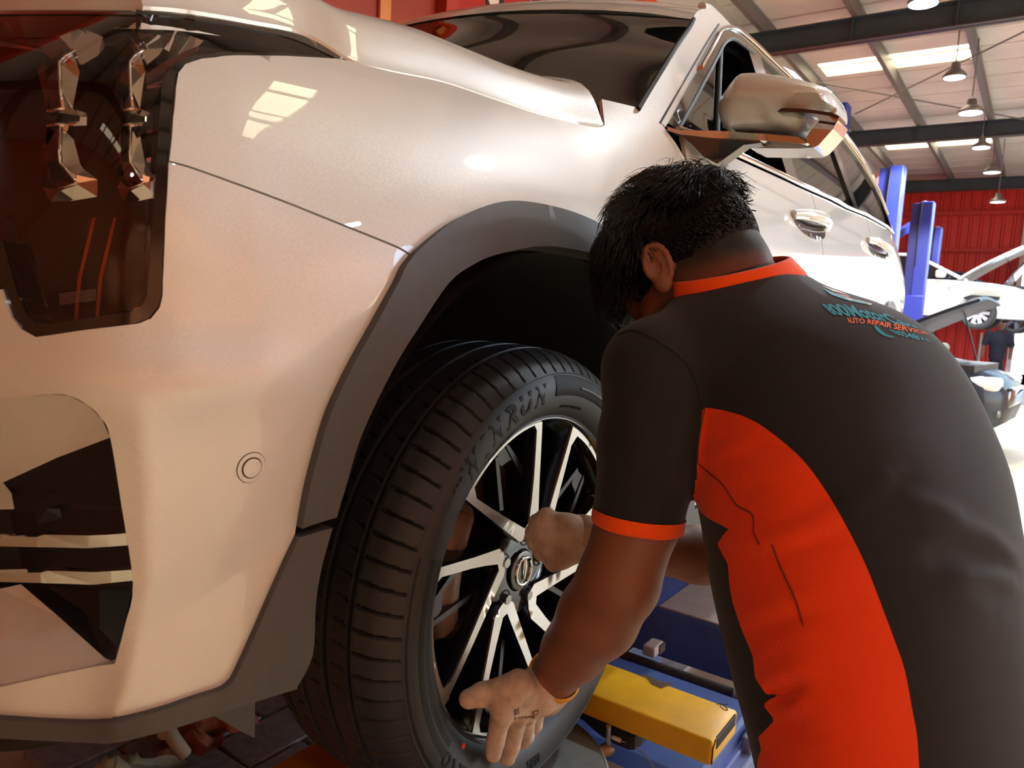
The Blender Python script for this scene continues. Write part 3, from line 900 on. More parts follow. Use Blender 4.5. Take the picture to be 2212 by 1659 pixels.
spatch('lens', inner, M_lens, off=-.004, step=0.012, bstep=0.01, thick=0.0005, parent=hlp)
_n0 = np.array([np.interp(.22, _s, _nor[:,0]), np.interp(.22, _s, _nor[:,1]), 0.0]); _p0 = skin(np.array([.235,1.55]))
def lamp_pt(px, py, dep):
    """point inside the lamp: dep metres behind the clear lens, which leans back towards its top"""
    d = ray(px, py); lean = 0.0
    for _ in range(6):
        t = ((_p0+_n0*(dep+lean)-CP)@_n0)/(d@_n0); P = CP+d*t
        lean = float(body_in(np.array(.2), np.array(P[2])))
    return P
def lfacet(name, pts, material, parent):
    P = np.array([lamp_pt(x, y, o) for x, y, o in pts])
    V2, T2, _ = triangulate(np.array([(p[0], -p[1]) for p in pts]), 1e6)
    o_ = []
    for v in V2: o_.append(int(np.argmin(np.hypot(np.array([p[0] for p in pts])-v[0], np.array([-p[1] for p in pts])-v[1]))))
    me = mesh_np(name, P, [tuple(o_[k] for k in t) for t in T2], False)
    return link(name, me, material, parent)
g0, g1, g2 = .030, .012, .017       # depths: back edge, ridge, right edge
def blade(dx, kx, dd=0.0):
    X = lambda x: dx+x*kx
    e = lambda pts: [(X(x), y, o+dd) for x, y, o in pts]
    b = bpy.data.objects.new('light_blade', None); COL.objects.link(b); b.parent = hlp
    r1 = g1
    lfacet('chrome_face', e([(125,80,r1),(153,68,r1),(181,59,r1+.004),(222,80,g2),(226,103,g2),(213,119,g2),(179,139,g2),(167,140,g2),(155,108,r1)]), M_chr, b)
    lfacet('chrome_face', e([(155,108,r1),(167,140,g2-.01),(179,139,g2),(172,155,g2),(157,233,g2),(145,232,r1+.008),(136,232,r1),(130,190,r1),(127,135,r1),(140,119,r1)]), M_chr, b)
    lfacet('chrome_face', e([(122,238,r1),(136,232,r1),(157,233,g2-.01),(164,237,g2),(186,244,g2),(188,253,g2),(187,271,g2),(157,272,g2-.01),(131,273,r1),(122,264,r1),(172,262,g2-.004),(173,252,g2-.004),(126,243,r1)]), M_chr, b)
    lfacet('chrome_face', e([(131,273,r1),(157,272,g2),(159,301,g2),(173,354,g2),(181,366,g2),(166,378,g2-.006),(141,357,r1),(135,361,r1),(127,348,r1),(129,308,r1)]), M_chr, b)
    lfacet('chrome_face', e([(135,361,r1),(141,357,r1),(166,378,g2-.006),(181,366,g2),(211,388,g2+.004),(210,425,g2+.004),(154,434,g2+.002),(127,409,r1),(163,396,r1)]), M_chr, b)
    lfacet('dark_face', e([(85,96,g0),(125,80,r1),(155,108,r1),(140,119,r1),(127,135,r1),(110,127,r1+.012),(92,108,g0)]), M_blk, b)
    lfacet('dark_face', e([(98,130,r1+.02),(110,127,r1+.012),(127,135,r1),(130,190,r1),(136,232,r1),(110,234,r1+.006),(98,180,r1+.01)]), M_blk, b)
    lfacet('rose_face', e([(80,148,g0),(105,126,r1+.02),(112,128,r1+.012),(99,160,r1+.012),(104,200,r1+.01),(110,234,r1+.008),(101,235,g0-.01),(90,190,g0)]), M_dkchr, b)
    lfacet('dark_face', e([(104,238,g0),(126,243,r1),(173,252,g2-.005),(172,262,g2-.005),(122,264,r1),(104,258,g0)]), M_blk, b)
    lfacet('dark_face', e([(107,274,r1+.012),(131,273,r1),(129,308,r1),(127,348,r1),(135,361,r1),(163,396,r1),(127,409,r1+.006),(114,387,r1+.014),(102,350,r1+.01),(100,320,r1+.012)]), M_blk, b)
    lfacet('rose_face', e([(101,277,g0-.01),(108,275,r1+.012),(101,320,r1+.012),(102,352,r1+.012),(112,386,r1+.014),(100,388,g0),(85,372,g0),(82,358,g0),(91,318,g0)]), M_dkchr, b)
    lfacet('dark_face', e([(92,405,g0),(100,390,g0),(127,409,r1),(154,434,g2),(110,436,g0)]), M_blk, b)
    for yy in (236, 268):
        q = [(104,yy+4,g0-.01),(122,yy+1,r1),(140,yy-3 if yy < 250 else yy+3,r1)]
        bmz = bmesh.new(); bm_tube(bmz, [lamp_pt(X(x), y, o+dd-.003) for x, y, o in q], .0016, 6); link('chrome_edge', from_bm('chrome_edge', bmz, True), M_chr, b)
    bmz = bmesh.new(); bm_tube(bmz, [lamp_pt(X(x), y, o+dd-.002) for x, y, o in ((125,80,r1),(155,108,r1),(163,110,r1),(140,121,r1),(127,135,r1),(129,190,r1),(136,232,r1))], .0014, 6)
    link('chrome_edge', from_bm('chrome_edge', bmz, True), M_chr, b)
    bmz = bmesh.new(); bm_tube(bmz, [lamp_pt(X(x), y, o+dd-.002) for x, y, o in ((131,273,r1),(128,330,r1),(130,352,r1),(140,362,r1),(166,394,r1),(160,398,r1),(127,409,r1))], .0014, 6)
    link('chrome_edge', from_bm('chrome_edge', bmz, True), M_chr, b)
blade(0, 1.0)
blade(186, .74, .004)
lfacet('blade_wing', [(300,110,.03),(340,58,.03),(346,56,.03),(372,62,.03),(440,88,.03),(430,98,.03),(385,118,.028),(352,134,.028),(318,160,.028)], M_chr, hlp)
lfacet('blade_wing', [(228,80,.045),(258,80,.045),(266,90,.045),(232,104,.045)], M_chr, hlp)
lfacet('lamp_back', [(-60,20,.10),(300,22,.10),(318,200,.095),(312,660,.085),(60,720,.085),(-60,640,.09)], M_lampin, hlp)
lfacet('lamp_inner_side', [(14,470,.06),(26,470,.055),(96,700,.04),(80,704,.045)], M_blkm, hlp)
lfacet('lamp_projector', [(-60,85,.06),(0,90,.06),(95,108,.05),(93,114,.05),(0,98,.065),(-60,96,.065)], M_chr, hlp)
for x0, x1 in ((160,190),(205,215)):
    lfacet('light_guide', [(x0,690,.05),(x0+8,600,.05),(x0+40,470,.06),(x0+47,470,.06),(x0+16,600,.05),(x0+8,690,.05)], mat('guide_amber', (150,60,30), .2), hlp)
# reflex strip of little squares
ro = bpy.data.objects.new('reflex_strip', None); COL.objects.link(ro); ro.parent = hlp
bmr = bmesh.new()
for i in range(14):
    for j in range(5):
        x = 128+i*5.7; y = 634+j*5.2-(i*.75)
        P = [lamp_pt(x+a, y+b, .012) for a, b in ((0,0),(4.4,0),(4.4,4),(0,4))]
        top = bmr.verts.new(lamp_pt(x+2.2, y+2, .010)); vs = [bmr.verts.new(p) for p in P]
        for k in range(4): bmr.faces.new((vs[k], vs[(k+1)%4], top))
st_ = link('prism_cells', from_bm('prism_cells', bmr), mat('prism_pale', (190,150,140), .15, .6), ro); st_['kind'] = 'stuff'

# ---- bonnet
he_uv = HU(hood_edge)
he_uv = np.vstack([np.array([(U0,1.742),(-.4,1.741),(-.16,1.739)]), he_uv])
def hood_pt(i, q):
    u, z = he_uv[i]; e = skin(np.array([u, z]))
    f = (u-U0)/(1.22-U0)
    c = np.array([.07+f*1.10, .975, 0])
    L = np.linalg.norm(c[:2]-e[:2])
    s = q*L
    p = e.copy(); p[:2] = e[:2]+(c[:2]-e[:2])*q
    rise = (.074*(1-math.exp(-(s/.026)**1.35))+.028*(1-math.exp(-(s/.14)**1.5)))*(0.42+0.58*sstep(.10,.72,u))
    p[2] = e[2]+rise+.035*(1-(1-q)**2)
    return p
qs = np.concatenate([[0,.004,.01,.018,.028],np.linspace(.04,.3,14),np.linspace(.36,1,10)])
nb = len(he_uv)
Vh = np.array([[hood_pt(i, q) for q in qs] for i in range(nb)])
k = len(qs)
Vl = Vh.reshape(-1,3)
Fh = [(i*k+j, i*k+j+1, (i+1)*k+j+1, (i+1)*k+j) for i in range(nb-1) for j in range(k-1)]
Vr = Vl.copy(); Vr[:,1] = 1.95-Vr[:,1]; o2 = len(Vl)
Fr = [tuple(o2+x for x in f[::-1]) for f in Fh]
# turned-down edge
ed = np.array([Vh[i,0]+np.array([0,.004,-.02]) for i in range(nb)]); o3 = 2*len(Vl)
Fe = [(i*k, (i+1)*k, o3+i+1, o3+i) for i in range(nb-1)]
me = mesh_np('bonnet', np.vstack([Vl,Vr,ed]), Fh+Fr+Fe, True)
bmx = bmesh.new(); bmx.from_mesh(me); bmesh.ops.remove_doubles(bmx, verts=bmx.verts, dist=1e-5); bmesh.ops.recalc_face_normals(bmx, faces=bmx.faces); bmx.to_mesh(me); bmx.free()
me.set_sharp_from_angle(angle=R(45))
link('bonnet', me, M_paint, suv)

# ---- windscreen, pillar, roof
gl_edge = sm([(1376,236),(1400,195),(1425,155),(1460,100),(1488,60),(1497,42)], 4)
ge = np.array([skin(q) for q in HU(gl_edge)])
nW = 24
VW = []
for p in ge:
    for j in range(nW+1):
        t = j/nW; y = p[1]+(1.95-2*p[1])*t; b = 4*t*(1-t)
        VW.append((p[0]-.20*b, y, p[2]+.045*b))
FWs = [(i*(nW+1)+j, i*(nW+1)+j+1, (i+1)*(nW+1)+j+1, (i+1)*(nW+1)+j) for i in range(len(ge)-1) for j in range(nW)]
link('windscreen', mesh_np('windscreen', VW, FWs, True), glass_mat('windscreen_glass', (46,46,42), ior=1.9), suv)
bot = VW[2:nW-1]; nC = len(bot)-1
Vc = list(bot)+[(p[0]-.25, p[1], p[2]-.10) for p in bot]
link('cowl', mesh_np('cowl', Vc, [(j, j+1, nC+2+j, nC+1+j) for j in range(nC)], True), M_blkm, suv)
tube('windscreen_seal', ge+np.array([0,-.002,0]), .006, M_seal, suv, 6)

win_top = sm([(1441,268),(1490,180),(1539,92),(1548,74),(1560,64),(1579,62),(1599,72),(1630,98),(1659,126),(1700,164),(1727,190)], 3)
roofline = sm([(1497,40),(1506,24),(1521,17),(1547,21),(1561,31),(1606,79),(1657,126),(1705,161),(1727,180)], 3)
wt = HU(win_top); rl = HU(shift(roofline, -1, 2))
# carry both lines on to the tail
wt_r = np.array([(3.0,2.335),(3.5,2.315),(4.0,2.262),(4.4,2.18),(4.66,2.08)]); rl_r = np.array([(3.0,2.395),(3.5,2.38),(4.0,2.335),(4.5,2.25),(4.85,2.12)])
wt = wt[wt[:,0] < 2.8]; rl = rl[rl[:,0] < 2.7]
belt_px = [(1584,333),(1680,377),(1729,401),(1790,428),(1825,447)]
be = HU(belt_px); belt = np.vstack([np.array([(1.455,1.845),(1.62,1.855)]), be, np.array([(3.6,1.945),(4.2,1.965),(4.7,1.98)])])
frame = np.vstack([HU([(1380,233),(1425,262),(1438,274)]), wt, wt_r, np.array([(4.80,2.0),(4.90,2.02)]), rl_r[::-1], rl[::-1], HU([(1488,60),(1460,100),(1425,155),(1400,195)])])
spatch('pillar_and_roof_rail', frame, M_paint, step=0.02, bstep=0.012, thick=0.02, mirror=True)
# door-frame shut line on the pillar
sl = HU(sm([(1426,266),(1480,172),(1530,86),(1553,52)], 4)); tube('shut_line', skin(sl, -.001), .003, M_seal, suv, 6)
# black window surround with the panes let in
sur = np.vstack([belt[:1], wt, wt_r, belt[::-1][:-1]])
wA = HU(sm([(1466,276),(1500,214),(1551,118),(1562,97),(1575,86),(1592,90),(1625,116),(1652,138)], 2))
ub = hit([(1690,350)])[0][0]; uc = hit([(1711,352)])[0][0]
zb = lambda u: np.interp(u, belt[:,0], belt[:,1])+.012
zt_ = lambda u: np.interp(u, np.r_[wt[:,0],wt_r[:,0]], np.r_[wt[:,1],wt_r[:,1]])-.03
front_w = np.vstack([wA[wA[:,0] < ub-.05], np.array([(ub-.04,zt_(ub-.04)),(ub,zb(ub))]), np.array([(1.85,zb(1.85)),(1.56,zb(1.56))])])
u3 = hit([(1826,440)])[0][0]; u4 = hit([(1848,452)])[0][0]
u3t = 3.05; 
mid_w = np.array([(uc,zb(uc)),(uc-.03,zt_(uc-.03)),(2.9,zt_(2.9)),(3.20,zt_(3.2)),(3.36,zb(3.36)),(3.0,zb(3.0))])
rear_w = np.array([(3.46,zb(3.46)),(3.33,zt_(3.33)),(3.9,zt_(3.9)),(4.25,zt_(4.25)-.01),(4.52,zb(4.5)+.03),(4.4,zb(4.4))])
spatch('window_surround', sur, M_blk, off=.003, step=0.03, holes=[front_w, mid_w, rear_w], bstep=0.02, thick=0.03)
spatch('side_window', mid_w, M_glass, off=-.006, step=0.04, thick=0.003); spatch('side_window', rear_w, M_glass, off=-.006, step=0.04, thick=0.003)
fq = np.vstack([wA[wA[:,0] < 1.72], np.array([(1.70,zb(1.7)+.0),(1.56,zb(1.56))])])
q1 = np.array([(1.56,zb(1.56)),tuple(wA[0]),tuple(wA[4]),(1.685,zb(1.66))]); spatch('quarter_light', q1, M_glass, off=-.006, step=0.05, thick=0.003)
tube('quarter_bar', skin(np.array([tuple(wA[5]),(1.70,zb(1.7))]), -.004), .008, M_blkm, suv, 8)
tube('belt_moulding', skin(np.vstack([np.array([(1.45,1.842)]), belt[1:]]), .006), .0075, M_chr, suv, 8)
tube('window_moulding', skin(np.vstack([wt[4:], wt_r]), .007), .006, M_chr, suv, 8)
tube('lower_trim', skin(np.vstack([wA[:-2]]), .002), .005, M_blkm, suv, 6)
# roof
RL = np.vstack([rl, rl_r]); RP = skin(RL)
VR = []; nR = 16
for p in RP:
    for j in range(nR+1):
        t = j/nR; b = 4*t*(1-t); fx = .19*b*sstep(2.6,2.0,p[0])
        VR.append((p[0]-fx, p[1]+(1.95-2*p[1])*t, p[2]+.055*b**.8))
FR = [(i*(nR+1)+j, i*(nR+1)+j+1, (i+1)*(nR+1)+j+1, (i+1)*(nR+1)+j) for i in range(len(RP)-1) for j in range(nR)]
link('roof', mesh_np('roof', VR, FR, True), M_paint, suv)
rr = np.array([skin(q) for q in np.vstack([RL[6:]])]); rr = rr+np.array([0,.03,.012])
tube('roof_rail', rr[2:-2], .013, M_paint, suv, 8)

# ---- cabin inside: dark shell, seats, far-side windows
box('cabin', (1.75,.24,1.15), (4.5,.245,1.82), M_int, suv)
box('cabin_floor', (1.5,.1,1.0), (4.8,1.85,1.05), M_int, suv)
box('dashboard', (1.55,.22,1.55), (1.95,1.73,1.80), M_int, suv, 0.05)
box('firewall', (1.40,.12,1.0), (1.44,1.83,1.78), M_int, suv)
M_seat = mat('seat_dark', (26,26,30), 0.7)
for yy in (.32, 1.10):
    box('seat_back', (2.75,yy,1.45), (2.95,yy+.5,2.05), M_seat, suv, .06); box('headrest', (2.80,yy+.13,2.06), (2.90,yy+.37,2.26), M_seat, suv, .04)
box('headlining', (2.1,.32,2.325), (4.5,1.63,2.335), M_int, suv)
box('cabin_rear', (4.5,.2,1.1), (4.55,1.75,2.2), M_int, suv)
box('cabin_side', (1.75,1.80,1.1), (4.5,1.81,2.0), M_int, suv)
box('cabin_side', (2.0,1.66,2.0), (4.5,1.67,2.32), M_int, suv)

# ---- doors and rear quarter
ug = hit([(1775,520)])[0][0]
ud0 = [HU([(1481,345)])[0], HU([(1490,378)])[0]]
zbel = lambda u: np.interp(u, belt[:,0], belt[:,1])-.010
def bl(a, b, n=8): return np.array([(u, zbel(u)) for u in np.linspace(a, b, n)])
HUx = ud0[0][0]+.006
d1 = np.vstack([bl(1.475, ug-.004), np.array([(ug-.004,1.04),(1.53,1.04),(1.512,1.3),(1.512,1.6)]), np.array([(1.498,1.72),(HUx,ud0[0][1]-.01)])])
spatch('front_door', d1, M_paint, step=0.025, bstep=0.015, mirror=True)
th = np.linspace(R(200), R(90), 10)
ra = np.array([(3.89+.44*math.cos(t), 1.02+.56*math.sin(t)) for t in th])
ra_full = np.array([(3.89+.44*math.cos(t), 1.02+.56*math.sin(t)) for t in np.linspace(R(195), R(-15), 24)])
d2 = np.vstack([bl(ug+.004, 3.62), np.array([(3.60,1.70)]), np.array([(3.56,1.53),(3.47,1.35),(3.42,1.04),(ug+.004,1.04)])])
spatch('rear_door', d2, M_paint, step=0.03, bstep=0.02, mirror=True)
d3 = np.vstack([bl(3.628, 4.66), np.array([(4.80,2.0),(4.90,1.98),(U1-.75,1.6),(U1-.80,1.10)]), ra_full[::-1], np.array([(3.478,1.35),(3.568,1.53),(3.608,1.70)])])
spatch('rear_quarter', d3, M_paint, step=0.03, bstep=0.02, mirror=True)
rin = np.array([(3.89+.385*math.cos(t), 1.02+.50*math.sin(t)) for t in np.linspace(R(195), R(-15), 24)])
spatch('rear_arch_cladding', np.vstack([ra_full, rin[::-1]]), M_clad, off=.010, step=.03, bstep=.02, thick=.03)
sill = np.array([(1.47,1.18),(1.53,1.035),(3.42,1.035),(3.45,1.15),(3.50,1.0),(3.47,.90),(1.47,.90),(1.45,1.02)])
spatch('sill_cladding', sill, M_clad, off=.006, step=.04, bstep=.03, thick=.03, mirror=True)
tail = np.array([(4.84,1.12),(4.90,1.98),(4.9,2.1)])
yb = np.linspace(.12,1.83,8)
box('tailgate', (4.80,.16,1.05), (4.88,1.79,2.05), M_paint, suv, .03)
box('tail_window', (4.55,.26,2.0), (4.60,1.69,2.3), M_blk, suv, .02, M=Matrix.Translation((0,0,0)))
# door handles
def handle(pa, pb):
    a, b = hit([pa])[0], hit([pb])[0]
    h = bpy.data.objects.new('door_handle', None); COL.objects.link(h); h.parent = suv
    t = np.linspace(0, 1, 11)
    q = a+(b-a)*t[:,None]
    c = (a+b)/2; rx = abs(b[0]-a[0])*.46
    th = np.linspace(0, 2*np.pi, 24, endpoint=False)
    recess_shade = np.stack([c[0]+rx*np.cos(th), c[1]-.016+.040*np.sin(th)], -1)
    me = patch_mesh('recess_shade', recess_shade, skin, .02, off=.0015, thick=.003); link('recess_shade', me, M_dkchr, h)  # dark patch laid on the skin, standing in for the recess's shade
    bmh = bmesh.new()
    bm_tube(bmh, [skin(qq, .006+.030*math.sin(math.pi*min(1,max(0,tt)))**.5) for qq, tt in zip(q, t)], [.010+.008*math.sin(math.pi*tt) for tt in t], 10)
    link('grip', from_bm('grip', bmh, True, 60), M_paint, h)
    bmh = bmesh.new()
    bm_tube(bmh, [skin(qq+np.array([0,-.013]), .008+.024*math.sin(math.pi*tt)**.5) for qq, tt in zip(q, t)], [.005]*11, 8)
    link('grip_trim', from_bm('grip_trim', bmh, True, 60), M_chr, h)
handle((1710,462),(1782,490)); handle((1872,518),(1914,552))

# ---- wheel-house liner and inner parts
def arc_pts(r, a0, a1, n, cx=.96, cz=1.03, sz=1.0): return [(cx+r*math.cos(t), cz+r*sz*math.sin(t)) for t in np.linspace(R(a0), R(a1), n)]
A = arc_pts(.47, 172, 2, 30, sz=1.10)
VL = [(x, .012, z) for x, z in A]+[(x, .55, z) for x, z in A]; n = len(A)
FL = [(i, i+1, n+i+1, n+i) for i in range(n-1)]
VL += [(.96,.55,1.10)]; FL += [(n+i, n+i+1, 2*n) for i in range(n-1)]
M_liner = mat('liner_plastic', (26,28,28), 0.75, noise=(12,0.3), bump=(40,0.4,0.004))
link('wheel_liner', mesh_np('wheel_liner', VL, FL, True), M_liner, suv)
VL2 = [(x+2.92, y, z) for x, y, z in VL]; link('wheel_liner', mesh_np('wheel_liner', VL2, FL, True), M_liner, suv)
# spring leg: strut and coil spring, steering knuckle, lower arm
M_susp = mat('suspension_metal', (48,42,38), 0.6, 0.3, noise=(20,0.3))
tube('strut', [(.99,.42,1.02),(.985,.44,1.50)], .030, M_susp, suv, 14)
sp = [(.986+.062*math.cos(a), .44+.062*math.sin(a), 1.29+.0052*a) for a in np.linspace(0, 2*math.pi*6, 120)]
tube('coil_spring', sp, .0085, M_susp, suv, 8)
lathe('spring_seat', [(0,1.275),(.085,1.275),(.09,1.285),(.05,1.295),(0,1.295)], 20, M_susp, suv, (0,0,1), (.986,.44,0))
box('knuckle', (.92,.30,.92), (1.02,.40,1.26), M_susp, suv, .02)
tube('lower_arm', [(.99,.34,.90),(1.02,.75,.93)], .028, M_susp, suv, 10)
tube('track_rod', [(.80,.33,1.02),(.82,.80,1.04)], .012, M_susp, suv, 8)
tube('brake_hose', [(.90,.36,1.24),(.83,.40,1.32),(.80,.46,1.26),(.82,.52,1.34)], .008, M_blkm, suv, 8)
# underside
box('underbody', (.35,.30,.985), (4.6,1.65,1.0), M_blkm, suv)
box('subframe', (.55,.42,.88), (1.2,1.53,.95), M_susp, suv, .02)
box('radiator_support', (.38,.25,1.02), (.42,1.70,1.62), M_blkm, suv)
# ================================================================== front wheel (tyre, alloy rim, hub) - a part of the car
M_rub = mat('tyre_rubber', (31,31,31), 0.55, noise=(25,0.18,5), bump=(500,0.15,0.0005))
M_rubd = mat('tyre_rubber_dark', (9,9,9), 0.75)
M_alloy = mat('machined_alloy', (196,192,184), 0.30, 0.9, noise=(160,0.04))
M_rimblk = mat('rim_gloss_black', (16,15,16), 0.16, coat=0.6)
M_brake = mat('brake_metal', (120,96,82), 0.42, 0.8, noise=(14,0.2))
TH0 = 0.0
def face_y(r): return .032+.032*np.clip(1-r/.262, 0, 1)**1.1
def wheel_hit(P, dy=0.0):
    """(x,z) relative to the hub of photo points on the dished spoke faces"""
    out = []
    for px, py in P:
        y = .035
        for _ in range(12):
            p = at(px, py, Y=y+dy); r = math.hypot(p[0]-HUB[0], p[2]-HUB[2]); y = float(face_y(r))
        out.append((p[0]-HUB[0], p[2]-HUB[2]))
    return np.array(out)
wheel = bpy.data.objects.new('wheel', None); COL.objects.link(wheel); wheel.parent = suv
wheel.location = Vector(HUB)-Vector((2.4,.975,.65)); wheel['label'] = 'front alloy wheel with five split machined spokes'
# tyre
prof = [(.2585,.036),(.264,.026),(.272,.016),(.285,.007),(.300,.003),(.316,.002),(.328,.005),(.3345,.0085),(.3362,.0075),(.3378,.0095),(.344,.0145),(.350,.0205),(.356,.0275),(.3615,.036),(.3660,.046),(.3695,.058)]
tread = []
gro = [(.066,.074),(.108,.118),(.158,.168),(.205,.213)]
ys = np.linspace(.062,.222,41)
for y in ys: tread.append((.3755-.9*abs(y-.15)**2*1.0-.000, y))
fine = []
for y in np.sort(np.concatenate([np.linspace(.060,.224,30), np.array([e for a,b in gro for e in (a-.0006,a+.0006,b-.0006,b+.0006)])])):
    r = .3752-.55*(y-.15)**2; 
    if any(a < y < b for a, b in gro): r -= .0085
    fine.append((r, y))
inner = [(.3695,.232),(.3620,.250),(.352,.262),(.335,.272),(.31,.276),(.285,.272),(.2585,.250)]
prof = np.array(prof+fine+inner)
NT = 75*14
V, F = lathe_arrays(prof, NT, (0,1,0), (0,0,0))
V = V.reshape(NT, len(prof), 3)
th = np.linspace(0, 2*np.pi, NT, endpoint=False)
ph = (th[:,None]*75/(2*np.pi))
yy = prof[None,:,1]; rr_ = prof[None,:,0]
dr = np.zeros((NT, len(prof)))
def lat(phase, skew, w, y0, y1, dep):
    f = np.mod(ph+phase+skew*(yy-y0), 1.0)
    m = (f < w) & (yy > y0) & (yy < y1) & (rr_ > .335)
    return np.where(m, dep, 0.0)
dr = np.maximum(dr, lat(.0, 5.0, .11, .0115, .0655, .0055))
dr = np.maximum(dr, lat(.3, 10.0, .10, .076, .098, .004))
dr = np.maximum(dr, lat(.1, 10.0, .10, .120, .140, .004))
dr = np.maximum(dr, lat(.6, -10.0, .10, .170, .188, .004))
dr = np.maximum(dr, lat(.5, -9.0, .16, .215, .27, .005))
scale = (prof[None,:,0]-dr)/prof[None,:,0]
V[...,0] *= scale; V[...,2] *= scale
me = tri_mesh('tyre', V.reshape(-1,3)+HUB*np.array([1,0,1]), F[:, ::-1], True); me.set_sharp_from_angle(angle=R(32))
tyre = link('tyre', me, M_rub, wheel)
# raised sidewall lettering, bent round the hub
def side_y(r): return np.interp(r, prof[:10,0], prof[:10,1])
def wall_text(s, a0, a1, r0, r1, material, h=.0016, bold=0.0, shear=0.0, nm='lettering'):
    V, F = text_fit(s, 1.0, 1.0, bold=bold, shear=shear)
    V3 = []
    Vs, Fs = V, F
    for lev in (0, 1):
        a = a0+(a1-a0)*Vs[:,0]; r = r0+(r1-r0)*Vs[:,1]
        V3.append(np.stack([HUB[0]+r*np.cos(a), side_y(r)-(h if lev == 0 else -.001), HUB[2]+r*np.sin(a)], -1))
    n = len(Vs)
    from collections import Counter
    ec = Counter()
    for f in Fs:
        for i in range(len(f)): ec[(f[i], f[(i+1)%len(f)])] += 1
    FF = [tuple(f) for f in Fs]
    for (i, j) in ec:
        if (j, i) not in ec: FF.append((i, j, n+j, n+i))
    me = mesh_np(nm, np.vstack(V3), FF, False)
    bmt = bmesh.new(); bmt.from_mesh(me); bmesh.ops.recalc_face_normals(bmt, faces=bmt.faces); bmt.to_mesh(me); bmt.free()
    o = link(nm, me, material, wheel); return o
def ang(px, py, Y=.004):
    p = at(px, py, Y=Y); return math.atan2(p[2]-HUB[2], p[0]-HUB[0]), math.hypot(p[0]-HUB[0], p[2]-HUB[2])
aW, rW = ang(1003,1030); aN, rN = ang(1180,845)
_g = 0
word = 'WINRUN'; span = (aN-aW); wds = [1.25,.5,1.0,1.0,1.0,1.0]; tot = sum(wds)+.22*5; p0 = 0
for ch, wd_ in zip(word, wds):
    wall_text(ch, aW+span*p0/tot, aW+span*(p0+wd_)/tot, .293, .3255, M_rubd, .0012, .03, .18); p0 += wd_+.22
ax, _ = ang(985,1085); ay, _ = ang(1003,1000)
for k in range(3):
    wall_text('/', ax+(aW-ax)*(k*.28), ax+(aW-ax)*(k*.28+.34), .272+k*.004, .318, M_rubd, .0012, .05)
a1, _ = ang(1215,880); a2, _ = ang(1255,890)
wall_text('MAX LOAD  EXTRA LOAD', a1, a2-.02, .2795, .284, M_rubd, .0008)
a1, _ = ang(1060,985); a2, _ = ang(1120,925); wall_text('TUBELESS', a1, a2, .2725, .277, M_rubd, .0008)
a1, _ = ang(958,1630); a2, _ = ang(1012,1690); wall_text('0720', a1, a2, .300, .320, M_rubd, .0012, .02)
a1, _ = ang(1130,1700); a2, _ = ang(1165,1610); wall_text('235/50', a1, a2, .300, .318, M_rubd, .0012, .02)
# smooth dark panel on the upper sidewall and a plaque on it
def wall_panel(nm, a0, a1, r0, r1, material, h, parent, n=16):
    t = np.linspace(a0, a1, n); Vp = []
    for r in (r0, r0+.0005, (r0+r1)/2, r1-.0005, r1):
        hh = h if r0 < r < r1 else -.0005
        Vp.append(np.stack([HUB[0]+r*np.cos(t), np.full(n, side_y(r)-hh), HUB[2]+r*np.sin(t)], -1))
    Vp = np.concatenate(Vp); Fp = [(k*n+i, k*n+i+1, (k+1)*n+i+1, (k+1)*n+i) for k in range(4) for i in range(n-1)]
    return link(nm, mesh_np(nm, Vp, Fp, True), material, parent)
aP, _ = ang(1200,830); wall_panel('sidewall_panel', aP, aP-.75, .300, .333, M_rubd, .0012, wheel, 30)
aQ, _ = ang(1250,850); wall_panel('sidewall_plaque', aQ, aQ-.30, .311, .3165, M_rub, .0024, wheel)
aB, _ = ang(905,1215); wall_panel('sidewall_panel', aB-.02, aB+.75, .288, .333, M_rubd, .0010, wheel, 30)
aB, _ = ang(900,1560); wall_panel('sidewall_panel', aB-.28, aB+.30, .288, .333, M_rubd, .0010, wheel, 30)
aR, rR = ang(1009,1612); 
lathe('red_mark', [(0,-.0022),(.0042,-.0022),(.005,0)], 14, mat('red_paint_mark', (200,40,36), 0.5), wheel, (0,1,0), (HUB[0]+.2795*math.cos(aR), float(side_y(.2795)), HUB[2]+.2795*math.sin(aR)))
# rim barrel and lip
lathe('rim_barrel', [(.2635,.030),(.2650,.026),(.2600,.0255),(.2560,.030),(.2545,.036),(.2480,.046),(.2400,.060),(.2330,.085),(.2330,.225),(.2500,.240),(.2620,.246)], 120, M_rimblk, wheel, (0,1,0), (HUB[0],0,HUB[2]))
lathe('rim_lip', [(.2655,.0275),(.2665,.0245),(.2645,.0235),(.2618,.0245),(.2608,.0275)], 120, mat('lip_grey', (60,60,62), 0.35, 0.6), wheel, (0,1,0), (HUB[0],0,HUB[2]))
# machined split spokes
o_px = [(1003,1079),(1060,1122),(1123,1171),(1141,1161),(1155,1135),(1163,1112),(1166,1029),(1172,899)]
w_px = [(1025,1053),(1030,1077),(1080,1110),(1134,1142),(1143,1128),(1149,1080),(1154,1029),(1160,930),(1155,919)]
oo = wheel_hit(o_px); ww = wheel_hit(w_px)
def arc_between(p, q, r, n=14):
    a, b = math.atan2(p[1], p[0]), math.atan2(q[1], q[0])
    return [(r*math.cos(a+(b-a)*t), r*math.sin(a+(b-a)*t)) for t in np.linspace(0, 1, n)]
outl = np.vstack([oo, arc_between(oo[-1], oo[0], .2625)[1:-1]])
outl[0] *= .2625/np.linalg.norm(outl[0]); outl[len(oo)-1] *= .2625/np.linalg.norm(outl[len(oo)-1])
wa = arc_between(ww[-1], ww[0], np.linalg.norm(ww[-1]), 12); rw0, rw1 = np.linalg.norm(ww[-1]), np.linalg.norm(ww[0])
